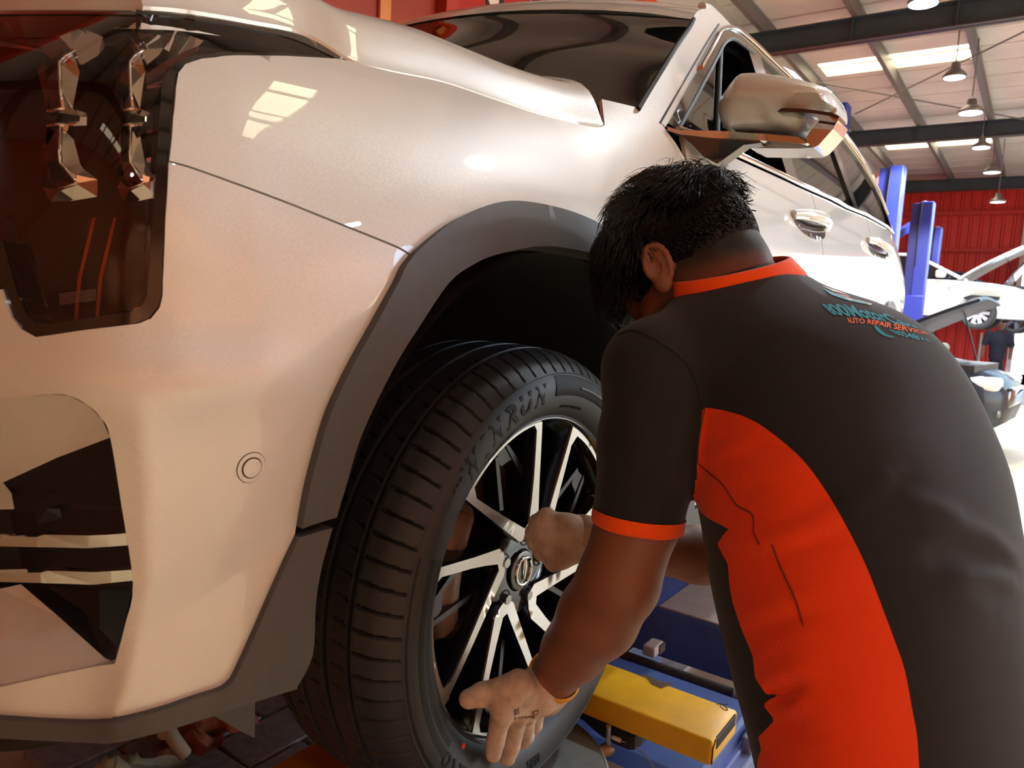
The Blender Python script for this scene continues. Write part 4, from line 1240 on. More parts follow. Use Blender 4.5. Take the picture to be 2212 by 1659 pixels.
wa = [tuple(np.array(p)/np.linalg.norm(p)*(rw0+(rw1-rw0)*i/11)) for i, p in enumerate(wa)]
winl = np.vstack([ww, wa[1:-1]])
V2, T2, L2 = triangulate(outl, .02, [winl], .012)
def spoke_surf(P, d=0.0):
    r = np.linalg.norm(P, axis=1); return np.stack([P[:,0], face_y(r)+d, P[:,1]], -1)
face = tri_mesh('spoke_face', spoke_surf(V2), T2, True)
# chamfered black flanks: the outline steps out a little and runs back into the wheel
sv = []; sf = []; base = 0
for li, L in enumerate(L2):
    p = V2[L]; n = len(L); i = np.arange(n); j = (i+1) % n
    nrm = np.roll(p, -1, 0)-np.roll(p, 1, 0); nrm = np.stack([nrm[:,1], -nrm[:,0]], -1); nrm /= np.linalg.norm(nrm, axis=1)[:,None]
    area = 0.5*np.sum(p[:,0]*np.roll(p[:,1],-1)-np.roll(p[:,0],-1)*p[:,1])
    out = nrm*np.sign(area)*(1 if li == 0 else -1)
    sv += [spoke_surf(p, .0), spoke_surf(p+out*.0022, .004), spoke_surf(p+out*.006, .052)]
    for k in range(2):
        a, b = base+k*n, base+(k+1)*n
        sf.append(np.stack([a+i, a+j, b+j, b+i], -1))
    base += 3*n
side = tri_mesh('spoke_flank', np.concatenate(sv), np.concatenate(sf), True)
side.set_sharp_from_angle(angle=R(40))
for mm_, mt_ in ((face, M_alloy), (side, M_rimblk)): mm_.materials.append(mt_)
for me_ in (face, side):
    b_ = bmesh.new(); b_.from_mesh(me_)
    if me_ is side: bmesh.ops.recalc_face_normals(b_, faces=b_.faces)
    b_.to_mesh(me_); b_.free()
if face.polygons[0].normal.y > 0: face.flip_normals()
# dark inner Y-spoke inside each window
ip = lambda P, d: [ (lambda q: Vector((q[0], float(face_y(np.linalg.norm(q)))+d, q[1])))(wheel_hit([p], d)[0]) for p in P]
bmi = bmesh.new()
def slab(bm, P4, d, t):
    a = ip(P4, d)
    vs = [bm.verts.new(p) for p in a]+[bm.verts.new(p+Vector((0,t,0))) for p in a]; n = len(a)
    bm.faces.new(vs[:n]); bm.faces.new(vs[n:][::-1])
    for i in range(n): bm.faces.new((vs[i], vs[n+i], vs[n+(i+1)%n], vs[(i+1)%n]))
slab(bmi, [(1070,990),(1077,986),(1088,1102),(1080,1104)], .022, .03)
slab(bmi, [(1092,962),(1100,962),(1144,1030),(1144,1052),(1138,1050)], .022, .03)
slab(bmi, [(1070,990),(1092,962),(1100,975),(1112,992),(1100,995),(1083,1008)], .024, .03)
inner_me = from_bm('inner_spoke', bmi); inner_me.materials.append(mat('rim_satin_black', (24,24,25), 0.3))
def rot_part(nm, me, k):
    o = bpy.data.objects.new(nm, me); COL.objects.link(o); o.parent = wheel; o.rotation_euler = (0, -2*math.pi/5*k, 0)
    o.location = (0, -HUB[1], 0)
for k in range(5):
    rot_part('spoke_face', face, k); rot_part('spoke_flank', side, k); rot_part('inner_spoke', inner_me, k)
# hub with stud holes, centre cap with the emblem
lathe('hub', [(0.0,.066),(.034,.066),(.036,.062),(.072,.062),(.080,.066),(.084,.11),(.0,.11)], 48, M_rimblk, wheel, (0,1,0), (HUB[0],0,HUB[2]))
for k in range(5):
    a = R(79.7+72*k-0.0)
    c = (HUB[0]+.055*math.cos(a), 0, HUB[2]+.055*math.sin(a))
    lathe('stud_hole', [(.0,.0625),(.0125,.0625),(.0125,.0612),(.0145,.0610),(.0155,.063)], 20, M_rubd, wheel, (0,1,0), c)
    bmn = bmesh.new(); bmesh.ops.create_cone(bmn, cap_ends=True, segments=6, radius1=.0085, radius2=.0085, depth=.01, matrix=Matrix.Translation((c[0],.0585,c[2])) @ Matrix.Rotation(math.pi/2,4,'X'))
    link('wheel_nut', from_bm('wheel_nut', bmn), mat('nut_steel', (150,148,142), 0.3, 0.9), wheel)
capc = wheel_hit([(1128,1224)])[0]; capc = np.array([HUB[0], HUB[2]])
lathe('centre_cap', [(.0,.0545),(.026,.0548),(.0325,.0565),(.034,.060),(.034,.066)], 48, M_rimblk, wheel, (0,1,0), (HUB[0],0,HUB[2]))
def ell_ring(a, b, t, y, n=40):
    bmq = bmesh.new(); bm_tube(bmq, [(HUB[0]+a*math.cos(q), y, HUB[2]+b*math.sin(q)) for q in np.linspace(R(62), R(62+338), n)], t, 8)
    return bmq
bmq = ell_ring(.0215, .0235, .0028, .0540)
bm_tube(bmq, [(HUB[0],.0535,HUB[2]+.0245),(HUB[0],.0530,HUB[2]+.010),(HUB[0],.0535,HUB[2]-.014)], [.002,.0042,.0030], 8)
bm_tube(bmq, [(HUB[0]-.002,.0535,HUB[2]+.023),(HUB[0]+.010,.0535,HUB[2]+.0215)], [.0035,.0028], 8)
link('emblem', from_bm('emblem', bmq, True, 60), M_chr, wheel)
# brake disc and caliper behind the spokes
lathe('brake_disc', [(.07,.105),(.075,.125),(.095,.128),(.165,.128),(.168,.131),(.168,.150),(.165,.153),(.07,.153)], 72, M_brake, wheel, (0,1,0), (HUB[0],0,HUB[2]))
bmc = bmesh.new()
t = np.linspace(R(130), R(215), 14)
for i in range(len(t)-1):
    pass
cal = [(HUB[0]+.160*math.cos(a), .105, HUB[2]+.160*math.sin(a)) for a in t]
bm_tube(bmc, cal, [.024+.012*math.sin(math.pi*i/13) for i in range(14)], 12)
link('brake_caliper', from_bm('brake_caliper', bmc, True, 60), mat('caliper_metal', (118,92,76), 0.5, 0.5, noise=(18,0.25)), wheel)
bmv = bmesh.new(); a = R(-112); bm_tube(bmv, [(HUB[0]+.228*math.cos(a),.045,HUB[2]+.228*math.sin(a)),(HUB[0]+.205*math.cos(a),.030,HUB[2]+.205*math.sin(a))], .005, 10)
link('valve_stem', from_bm('valve_stem', bmv, True, 60), M_rubd, wheel)
# rear wheel: the same assembly again
rw = wheel.copy(); COL.objects.link(rw); rw.location.x += 2.92; rw['label'] = 'rear alloy wheel half hidden under the raised arch'
for ch in list(wheel.children):
    if ch.name.split('.')[0] in ('tyre','rim_barrel','rim_lip','spoke_face','spoke_flank','hub','centre_cap','brake_disc'):
        c = ch.copy(); COL.objects.link(c); c.parent = rw

# ================================================================== door mirror - a part of the car
mir = bpy.data.objects.new('door_mirror', None); COL.objects.link(mir); mir.parent = suv; mir['label'] = 'white door mirror on a chrome and black arm'
XM = 1.72
mo = sm([(1568,279),(1566,260),(1567,245),(1579,219),(1593,199),(1607,181),(1621,171),(1649,168),(1718,176),(1778,191),(1798,201),(1808,217),(1812,239),(1810,249)], 3)
mlo = [(1790,248),(1777,253),(1742,284),(1732,291),(1724,293),(1655,287),(1589,286),(1577,284)]
P3 = np.array([at(x, y, X=XM) for x, y in mo+mlo])
O2 = P3[:,1:]
zc = at(1640,233,X=XM)[2]
V2, T2, L2 = triangulate(O2, .012, (), .008)
d = polydist(V2, O2); g = np.sqrt(1-(1-np.clip(d/.055, 0, 1))**2)
xf = XM-.02-.10*g+np.maximum(0, zc-V2[:,1])*.55*np.clip(d/.03, 0, 1)-.0*g
Vm = np.stack([xf, V2[:,0], V2[:,1]], -1)
n0 = len(Vm); L = L2[0]; n = len(L); i = np.arange(n); j = (i+1) % n
Vb = Vm[L].copy(); Vb[:,0] = XM+.09
Vbi = np.stack([np.full(n, XM+.09), O2.mean(0)[0]+(Vm[L][:,1]-O2.mean(0)[0])*.92, O2.mean(0)[1]+(Vm[L][:,2]-O2.mean(0)[1])*.92], -1)
Fm = [tuple(t) for t in T2]+[(L[a], n0+a, n0+b, L[b]) for a, b in zip(i, j)]+[(n0+a, n0+n+a, n0+n+b, n0+b) for a, b in zip(i, j)]
me = mesh_np('mirror_shell', np.vstack([Vm, Vb, Vbi]), Fm, True)
bmx = bmesh.new(); bmx.from_mesh(me); bmesh.ops.recalc_face_normals(bmx, faces=bmx.faces); bmx.to_mesh(me); bmx.free(); me.set_sharp_from_angle(angle=R(45))
link('mirror_shell', me, M_paint, mir)
link('mirror_glass', mesh_np('mirror_glass', Vbi+np.array([-.004,0,0]), [tuple(range(n))], False), mat('mirror_silver', (200,205,208), 0.03, 1.0), mir)
def slabX(name, pts, x0, x1, material, parent, bev=.003):
    """solid piece whose seen outline is traced; x0,x1 = how far back it runs"""
    A = [Vector(at(px, py, X=xx)) for (px, py, xx) in pts]
    bmz = bmesh.new(); n = len(A)
    va = [bmz.verts.new(p) for p in A]; vb = [bmz.verts.new(p+Vector((x1-x0,0,0))) for p in A]
    bmz.faces.new(va); bmz.faces.new(vb[::-1])
    for q in range(n): bmz.faces.new((va[q], vb[q], vb[(q+1)%n], va[(q+1)%n]))
    bmesh.ops.recalc_face_normals(bmz, faces=bmz.faces)
    bmesh.ops.triangulate(bmz, faces=[f for f in bmz.faces if len(f.verts) > 4])
    return link(name, from_bm(name, bmz), material, parent)
xs = lambda px: 1.43+(px-1441)/(1651-1441)*.24
e3 = lambda pts, dx=0: [(x, y, xs(x)+dx) for x, y in pts]
xt = lambda pts, xx: [(x, y, xx) for x, y in pts]
slabX('turn_signal', xt([(1679,240),(1689,233),(1738,235),(1798,243),(1814,251),(1809,258),(1790,250),(1746,244)], XM-.125), 0, .06, mat('signal_dark', (48,30,28), 0.1, coat=1), mir)
slabX('mirror_chrome', xt([(1778,252),(1790,250),(1810,257),(1800,278),(1769,313),(1757,319),(1745,309),(1740,300),(1752,280)], XM-.05), 0, .10, M_chr, mir)
slabX('mirror_base', xt([(1577,285),(1655,288),(1724,294),(1740,300),(1745,309),(1757,319),(1726,321),(1625,320),(1607,312),(1595,298)], XM-.03), 0, .11, mat('mirror_base_grey', (150,150,148), 0.25, coat=0.5), mir)
slabX('chrome_strip', e3([(1464,281),(1570,283),(1650,290),(1655,304),(1600,300),(1540,298),(1468,290),(1442,282),(1441,273)], -.02), 0, .05, mat('strip_chrome', (190,182,176), 0.12, 1.0), mir)
slabX('chrome_strip', xt([(1650,290),(1724,296),(1745,309),(1738,311),(1655,304)], XM-.06), 0, .05, M_chr, mir)
slabX('mirror_foot', e3([(1468,291),(1540,299),(1600,301),(1646,304),(1640,309),(1607,313),(1549,354),(1519,338),(1496,313)], -.012), 0, .04, M_blk, mir)
# ================================================================== alignment lift under the car
M_lblue = mat('lift_blue', (74,100,164), 0.45, noise=(9,0.16,5)); M_lyel = mat('lift_yellow', (236,178,14), 0.42, noise=(14,0.12,6), bump=(120,.15,.0006))
M_zinc = mat('plate_zinc', (150,158,158), 0.45, 0.6, noise=(40,0.14,6)); M_bare = mat('plate_bare', (176,166,146), 0.42, 0.5, noise=(16,0.12,5))
M_pad = mat('rubber_pad', (34,34,34), 0.75, noise=(40,.15))
ZP = 0.648
lift = empty('car_lift', (2.6,.1,0), 'blue runway lift with yellow trims carrying the suv', 'car lift')
YI = float(at(600,1606,Z=.65)[1]); YO = -.168
# runway behind and in front of the turntable; a recess holds the turntable itself
box('runway', (1.19,YO,ZP-.20), (1.62,YI,ZP-.055), M_lblue, lift, .008)
box('runway', (1.97,YO,ZP-.20), (5.6,YI,ZP-.050), M_lblue, lift, .008)
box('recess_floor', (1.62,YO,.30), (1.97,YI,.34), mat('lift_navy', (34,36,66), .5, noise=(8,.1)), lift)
box('slip_plate', (1.972,YO+.02,ZP-.052), (2.30,.23,ZP-.046), mat('plate_rose_grey', (176,160,152), .5, .2, noise=(30,.08)), lift, .003)
tube('cross_pipe', [(1.645,YO+.03,ZP-.06),(1.645,YI-.02,ZP-.06)], .012, mat('pipe_dark', (52,48,52), .5), lift, 10)
tube('pipe_joint', [(1.640,YO+.06,ZP-.055),(1.655,YO+.01,ZP-.06)], .020, mat('joint_grey', (120,124,140), .4, .5), lift, 10)
box('runway', (.30,YO+.0,ZP-.24), (1.19,YI,ZP-.075), M_lblue, lift, .01)
box('inner_plate', (.45,.235,ZP-.07), (1.02,YI,ZP-.034), mat('lift_orange', (206,120,10), 0.5, noise=(8,.1)), lift, .006)
box('runway', (.30,1.52,ZP-.20), (5.6,2.15,ZP-.02), M_lblue, lift, .012)
box('side_skirt', (1.19,YO-.035,.28), (1.97,YO-.004,ZP-.11), mat('skirt_blue', (110,122,168), .4), lift, .006)
box('side_rail', (1.19,YO-.012,ZP-.16), (5.6,YO+.004,ZP-.10), mat('rail_blue', (92,112,176), 0.4), lift, .004)
bp = at(1610,1590,Y=YO-.02)
for k in range(3):
    box('hinge', (bp[0]+.02+k*.9,YO-.03,ZP-.115), (bp[0]+.10+k*.9,YO-.006,ZP-.075), mat('hinge_zinc', (150,150,160), 0.4, .7), lift, .006)
# yellow hollow beam lying across the runway, its end slotted
bx0, bx1, by0 = 1.198, 1.334, -.212
zt_b, zb_b = .722, float(at(1535,1659,X=bx0)[2])
BB = 1.0
beam = empty('wheel_chock_beam', ((bx0+bx1)/2, by0+.2, zb_b), 'scuffed yellow hollow steel beam lying across the blue runway', 'beam')
bm = bmesh.new(); bm_box(bm, (bx0,by0,zb_b), (bx1,YI-.02,zt_b), .007, 3)
link('beam_shell', from_bm('beam_shell', bm, True, 40), M_lyel, beam)
cx_, cz_ = (bx0+bx1)/2, (zt_b+zb_b)/2
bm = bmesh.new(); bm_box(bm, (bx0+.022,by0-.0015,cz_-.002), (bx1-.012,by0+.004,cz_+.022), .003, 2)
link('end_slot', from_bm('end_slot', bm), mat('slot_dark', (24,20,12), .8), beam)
bm = bmesh.new(); bm_tube(bm, [(bx0+.004,by0-.0008,zb_b+.004),(bx0+.004,by0-.0008,zt_b-.014),(bx0+.014,by0-.0008,zt_b-.004),(bx1-.014,by0-.0008,zt_b-.004)], .0012, 6)
link('weld_line', from_bm('weld_line', bm), mat('weld_dark', (90,56,8), .7), beam)
def flat_print(nm, pts, z, material, parent, h=.0008):
    c = [at(x, y, Z=z+h) for x, y in pts]; c = [(p[0],p[1],z+h) for p in c]
    me = mesh_np(nm, c, [tuple(range(len(c)))], False)
    if me.polygons[0].normal.z < 0: me.flip_normals()
    return link(nm, me, material, parent)
M_rust = mat('bare_rust', (96,74,50), .8, noise=(200,.4,6))
flat_print('worn_patch', sm([(1377,1458),(1392,1462),(1400,1468),(1408,1478),(1418,1482),(1428,1487),(1436,1484),(1446,1481),(1456,1480),(1449,1476),(1430,1472),(1410,1464),(1395,1457)], 3), zt_b, M_rust, beam)
bm = bmesh.new()
for loop in ([(1548,1522),(1556,1520),(1566,1526),(1572,1533),(1566,1534),(1556,1526),(1560,1522),(1572,1522)],):
    bm_tube(bm, [tuple(at(x,y,Z=zt_b)[:2])+(zt_b+.0002,) for x, y in sm(loop, 3)], .0008, 5)
link('pen_scribble', from_bm('pen_scribble', bm), mat('ink_dark', (50,46,30), .7), beam)

# turntable: round zinc plate on a bare steel base, with the lock pin and its cord
tt = empty('turntable', (.99,.13,ZP-.07), 'round zinc wheel turntable under the front tyre', 'turntable')
rx = at(1285,1600,Z=ZP); tc_ = np.array([.985,.135]); tr = float(np.hypot(*(rx[:2]-tc_)))
box('base_plate', (.62,-.20,ZP-.068), (1.185,.23,ZP-.030), M_bare, tt, .010, 3)
e0, e1 = at(1340,1659,Z=ZP-.03), at(1388,1594,Z=ZP-.03)
lathe('round_plate', [(0,ZP),(tr-.004,ZP),(tr,ZP-.004),(tr,ZP-.014),(tr-.006,ZP-.03),(0,ZP-.03)], 96, M_zinc, tt, (0,0,1), (tc_[0],tc_[1],0))
lathe('plate_rim', [(tr-.001,ZP-.001),(tr+.003,ZP-.003),(tr+.003,ZP-.012),(tr,ZP-.014)], 96, mat('rim_bright', (216,214,204), .35, .6), tt, (0,0,1), (tc_[0],tc_[1],0))
pb = at(1313,1618,Z=ZP-.012); pt_ = pb+np.array([-.004,.0,.048])
tube('lock_lug', [at(1286,1628,Z=ZP-.016), pb, at(1322,1620,Z=ZP-.016)], [.010,.013,.008], mat('lug_cast', (150,126,104), .5, .4), tt, 12)
tube('lock_pin', [pb-np.array([0,0,.01]), pt_], .0052, mat('pin_chrome', (190,190,190), .2, 1.0), tt, 12)
tube('cord_crimp', [at(1322,1592,Z=ZP+.004), at(1341,1600,Z=ZP+.002)], .0042, mat('crimp_white', (232,230,226), .5), tt, 8)
tube('lock_cord', catmull(np.array([at(1311,1589,Z=ZP+.01), at(1322,1592,Z=ZP+.004), at(1341,1600,Z=ZP+.002), at(1368,1612,Z=ZP-.01), at(1395,1632,Z=ZP-.02), at(1412,1662,Z=ZP-.03), at(1416,1690,Z=ZP-.03)]), 5), .0012, mat('cord_grey', (170,168,164), .4, .3), tt, 6)
# rubber stop pad with holes between turntable and beam
pad = empty('rubber_pad', (1.16,.0,ZP-.06), 'black studded rubber pad with two holes between turntable and yellow beam', 'pad')
zpd = ZP+.012
pout = [(1232,1494),(1255,1494),(1300,1509),(1350,1530),(1398,1552),(1404,1562),(1398,1572),(1388,1582),(1372,1592),(1360,1592),(1330,1580),(1302,1564),(1282,1548),(1262,1530),(1238,1518)]
pp = np.array([at(x, y, Z=zpd)[:2] for x, y in pout])
def hole_at(x, y, r): 
    c = at(x, y, Z=zpd)[:2]; return np.array([c+r*np.array([math.cos(a), math.sin(a)]) for a in np.linspace(0, 2*np.pi, 20, endpoint=False)])
hl1, hl2 = hole_at(1305,1552,.0105), hole_at(1350,1571,.0135)
V2, T2, L2 = triangulate(pp, .05, [hl1, hl2], .02)
top = np.c_[V2, np.full(len(V2), zpd)]; VV = [top]; FF = [tuple(t) for t in T2]; b0 = len(top)
for L in L2:
    n = len(L); low = np.c_[V2[L], np.full(n, zpd-.026)]; VV.append(low)
    FF += [(L[i], b0+i, b0+(i+1)%n, L[(i+1)%n]) for i in range(n)]; b0 += n
me = mesh_np('pad_body', np.concatenate(VV), FF, False); bmx = bmesh.new(); bmx.from_mesh(me); bmesh.ops.recalc_face_normals(bmx, faces=bmx.faces); bmx.to_mesh(me); bmx.free()
link('pad_body', me, M_pad, pad)
bm = bmesh.new()
u_ = unit2 = (pp[4]-pp[1])/np.linalg.norm(pp[4]-pp[1]); v_ = np.array([-u_[1], u_[0]])
for i in range(-1, 16):
    for j in range(-7, 8):
        c = pp[1]+u_*(.010+i*.0165+(.008 if j % 2 else 0))+v_*(j*.0145)
        if inpoly(c[None], pp)[0] and polydist(c[None], pp)[0] > .007 and polydist(c[None], hl1)[0] > .008 and polydist(c[None], hl2)[0] > .008 and not inpoly(c[None], hl1)[0] and not inpoly(c[None], hl2)[0]:
            bm_tube(bm, [(c[0]+.0052*math.cos(a), c[1]+.0052*math.sin(a), zpd) for a in np.linspace(0, 2*np.pi, 12)], .0011, 5, False)
st = link('pad_studs', from_bm('pad_studs', bm, True), mat('pad_stud', (46,46,46), .6), pad); st['kind'] = 'stuff'
# blue cross-member and jack between the runways, seen past the arm
cb = at(1330,1400,Z=.30)
box('cross_beam', (2.02,YI-.1,.22), (2.32,1.6,.40), M_lblue, lift, .01)
box('runway_end', (1.30,YI,ZP-.19), (1.34,YI+.04,ZP-.06), M_lblue, lift, .004)
sb = at(1408,1405,Z=ZP-.05)
sb = at(1408,1410,Z=ZP-.05)
jb = empty('clip_bracket', sb, 'small grey ribbed plastic clip at the edge of the blue runway', 'clip')
box('clip_body', sb+np.array([-.03,-.02,-.0]), sb+np.array([.03,.015,.028]), mat('clip_grey', (176,170,164), .5), jb, .006)
for k in range(4): box('rib', sb+np.array([-.002+k*.008,-.024,.004]), sb+np.array([.002+k*.008,-.019,.026]), mat('clip_dark', (90,86,84), .5), jb)
# dark fluid-stained object and rag on the floor ahead of the tyre, under the nose
rg = at(430,1600,Z=0.02)
rag = empty('rag', rg, 'stained rust-orange rag lying on the paving under the front bumper', 'rag')
rr2 = np.random.RandomState(3)
def rag_sheet(nm, px, py, sx, sy, material, seed, hgt=.05):
    rs2 = np.random.RandomState(seed); c = at(px, py, Z=.0); n = 22; Vx = []
    for i in range(n):
        for j in range(n):
            a, b = (i/(n-1)-.5), (j/(n-1)-.5); rr_e = 1-.25*math.sin(5*math.atan2(b,a)+seed)
            z = .012+hgt*(.5+.5*math.sin(a*9+seed)*math.cos(b*8-seed)+.25*math.sin(a*21+b*17))*(1-1.4*max(abs(a),abs(b)))
            Vx.append((c[0]+a*sx*rr_e, c[1]+b*sy*rr_e, max(.004, z)))
    Fx = [(i*n+j, (i+1)*n+j, (i+1)*n+j+1, i*n+j+1) for i in range(n-1) for j in range(n-1)]
    return link(nm, mesh_np(nm, Vx, Fx, True), material, rag)
rag_sheet('cloth', 430,1592, .26,.22, mat('rag_rust', (140,78,50), .9, noise=(12,.35,5)), 1, .09)
sack = empty('sack', at(230,1760,Z=.0), 'crumpled pale grey sack under the front bumper', 'sack')
o = rag_sheet('sack_cloth', 230,1760, .42,.36, mat('sack_beige', (150,138,110), .9, noise=(6,.25,5)), 4, .14); o.parent = sack; o.matrix_parent_inverse = Matrix.Translation(-(Vector(sack.location)-Vector(rag.location)))
tube('strap', catmull(np.array([at(352,1590,Z=.14), at(362,1576,Z=.16), at(378,1600,Z=.13), at(400,1630,Z=.08)]), 5), .02, mat('strap_beige', (150,140,116), .8), rag, 8)
# ================================================================== the mechanic
def unit(v): v = np.asarray(v, float); return v/np.linalg.norm(v)
mech = empty('person', (1.02,-.62,0), 'man in black polo shirt with orange side panel bending over the front wheel', 'person')
MF = np.array([math.cos(R(60)), math.sin(R(60)), 0]); ML = np.array([math.sin(R(60)), -math.cos(R(60)), 0])   # facing, left->right
MZ = np.array([0,0,1.0])
# joints, surveyed along the sight lines
J = dict(
 lsh=at(1412,800,D=.975), lel=at(1334,1275,D=1.00), lwr=at(1192,1468,D=1.115),
 rsh=at(1930,835,D=1.13), rel=at(1600,1212,D=1.21), rwr=at(1285,1165,D=1.165),
 neck=at(1600,640,D=1.035), head=at(1476,585,D=1.075))
SP = [  # torso stations: centre, half width (lateral), half depth
 (at(1985,1900,D=.83), .170, .116), (at(1968,1740,D=.845), .176, .122), (at(1934,1560,D=.87), .182, .130), (at(1900,1390,D=.90), .192, .143),
 (at(1866,1220,D=.93), .200, .150), (at(1836,1050,D=.97), .208, .152), (at(1790,890,D=1.01), .206, .138), (at(1706,735,D=1.035), .172, .104), (at(1635,655,D=1.04), .085, .072)]
_sc = catmull(np.array([np.r_[p,a,b] for p, a, b in SP]), 5)
_ax = unit(_sc[-8,:3]-_sc[6,:3]); _fr = unit(MF-_ax*(MF@_ax)); _lt = np.cross(_fr, _ax)
_t = (_sc[:,:3]-_sc[0,:3])@_ax
_off = _sc[:,:3]-_sc[0,:3]-np.outer(_t, _ax)
def sd_torso(P):
    q = P-_sc[0,:3]; t = q@_ax; tc = np.clip(t, _t[0], _t[-1])
    q = q-np.outer(t, _ax)-np.stack([np.interp(tc, _t, _off[:,k]) for k in range(3)], -1)
    ra, rb = np.interp(tc, _t, _sc[:,3]), np.interp(tc, _t, _sc[:,4])
    ql, qf = q@_lt, q@_fr; n = 2.35
    e = (np.abs(ql/ra)**n+np.abs(qf/rb)**n)**(1/n)
    rad = np.sqrt(ql**2+qf**2)
    d = (e-1)*np.where(e > 1e-3, rad/np.maximum(e, 1e-3), np.minimum(ra, rb))
    return np.maximum(d, np.abs(t-tc)) if False else np.where(t == tc, d, np.maximum(d, 0)+np.abs(t-tc))
S1, S2 = at(1399,960,D=.98), at(1378,1122,D=.985); S3 = S2+(S2-S1)*.4
arm_ax = unit(S2-S1); slv = S2+arm_ax*.012
FOLDS = []   # (points, amplitude, width)
def shirt_base(P):
    d = sd_torso(P)
    d = smin(d, sd_cone(P, J['neck']+MF*(-.005)-MZ*.045, J['lsh'], .076, .064), .05)
    d = smin(d, sd_cone(P, J['neck']-MZ*.035, J['rsh'], .083, .071), .05)
    d = smin(d, sd_ell(P, SP[6][0]-MF*.03+MZ*.022, np.stack([ML, MF, MZ]), (.165,.095,.12)), .05)
    # sleeve
    sl = sd_chain(P, [J['lsh'], S1, S3], [.064,.0625,.0595], .02)
    sl = np.maximum(sl, (P-slv)@arm_ax)
    d = smin(d, sl, .022)
    rax = unit(J['rel']-J['rsh'])
    sr = np.maximum(sd_cone(P, J['rsh'], J['rsh']+rax*.26, .070, .066), (P-J['rsh'])@rax-.20)
    return smin(d, sr, .025)
def shirt_sdf(P):
    d = shirt_base(P)
    near = np.abs(d) < .03
    if near.any() and FOLDS:
        Q = P[near]; add = np.zeros(len(Q))
        for pts, amp, wd in FOLDS:
            m = np.full(len(Q), 1e9)
            tt = np.zeros(len(Q))
            for i in range(len(pts)-1):
                a, b = pts[i], pts[i+1]; ab = b-a; L2 = ab@ab
                t = np.clip((Q-a)@ab/L2, 0, 1)
                dd = np.linalg.norm(Q-a-t[:,None]*ab, axis=1)
                better = dd < m; tt = np.where(better, (i+t)/(len(pts)-1), tt); m = np.minimum(m, dd)
            add += amp*np.exp(-(m/wd)**2)*np.sqrt(np.clip(np.sin(np.pi*np.clip(tt, .02, .98)), 0, 1))
        d[near] = d[near]-add
    return d
def march_many(XY, fn, t0=.78, t1=1.42, n=64):
    """first meetings of many sight lines with a modelled surface (nan where they miss)"""
    XY = np.asarray(XY, float)
    D = FW+np.outer((XY[:,0]-1106.0)/FPX, RT)-np.outer((XY[:,1]-829.5)/FPX, UP)
    a = np.full(len(XY), t0); b = np.full(len(XY), t1); ok = np.ones(len(XY), bool)
    for lev in range(3):
        k = n if lev == 0 else 10
        s_ = a[:,None]+(b-a)[:,None]*np.linspace(0, 1, k)[None]
        d = fn((CP+s_[...,None]*D[:,None,:]).reshape(-1,3)).reshape(len(XY), k)
        i = np.argmax(d < 0, axis=1); r = np.arange(len(XY))
        if lev == 0: ok = (d < 0).any(1)
        a, b = s_[r, np.maximum(i-1,0)], s_[r, np.maximum(i,1)]
    P = CP+b[:,None]*D; P[~ok] = np.nan
    return P
def march_list(pts, fn):
    P = march_many(pts, fn); return [p for p in P if not np.isnan(p[0])]
for pts, amp, wd in (
   ([(1500,1005),(1560,975),(1640,935)], .0035, .012), ([(1560,1150),(1640,1178),(1720,1150),(1820,1110)], .0055, .012), ([(1600,1205),(1700,1190),(1830,1150)], -.004, .012),
   ([(1650,1508),(1690,1497),(1735,1470)], -.012, .010), ([(1735,1465),(1800,1440),(1965,1392)], -.005, .010), ([(1655,1475),(1720,1450),(1800,1410),(1950,1365)], .006, .014),
   ([(1690,1525),(1760,1500),(1800,1500)], .006, .012), ([(1595,1335),(1700,1300),(1890,1235)], .0035, .014), ([(1620,1400),(1740,1370),(1930,1310)], .003, .014), ([(1600,1370),(1720,1335),(1900,1272)], -.003, .012),
   ([(1800,1500),(1900,1520),(1975,1550)], .004, .016), ([(1660,1560),(1760,1560),(1900,1590)], -.004, .014),
   ([(1540,905),(1620,960),(1720,1000)], -.0025, .014), ([(1520,1060),(1600,1030),(1740,1000)], .003, .012), ([(1505,1040),(1560,1060),(1640,1060)], -.003, .01),
   ([(1815,1095),(1870,1065),(1930,1015)], .0045, .012), ([(1950,1088),(2020,1095),(2085,1120)], .004, .012), ([(1975,1150),(2060,1140),(2140,1160),(2205,1215)], .005, .012),
   ([(2005,1262),(2080,1248),(2150,1245),(2200,1262)], .0055, .012), ([(1990,1205),(2080,1195),(2190,1235)], -.004, .012), ([(1930,1310),(2040,1290),(2150,1320)], .003, .018),
   ([(1530,800),(1560,740),(1640,690)], .003, .012), ([(1560,815),(1600,770),(1660,735)], -.002, .012), ([(1540,860),(1590,800)], .003,.012), ([(1690,1130),(1770,1080),(1800,1060)], -.003, .012),
   ([(1350,860),(1380,960),(1400,1060)], .0015, .02), ([(1470,860),(1440,980),(1420,1080)], .002, .02)):
    c3 = march_list(sm(pts, 3), shirt_base)
    if len(c3) > 1: FOLDS.append((np.array(c3), amp, wd))

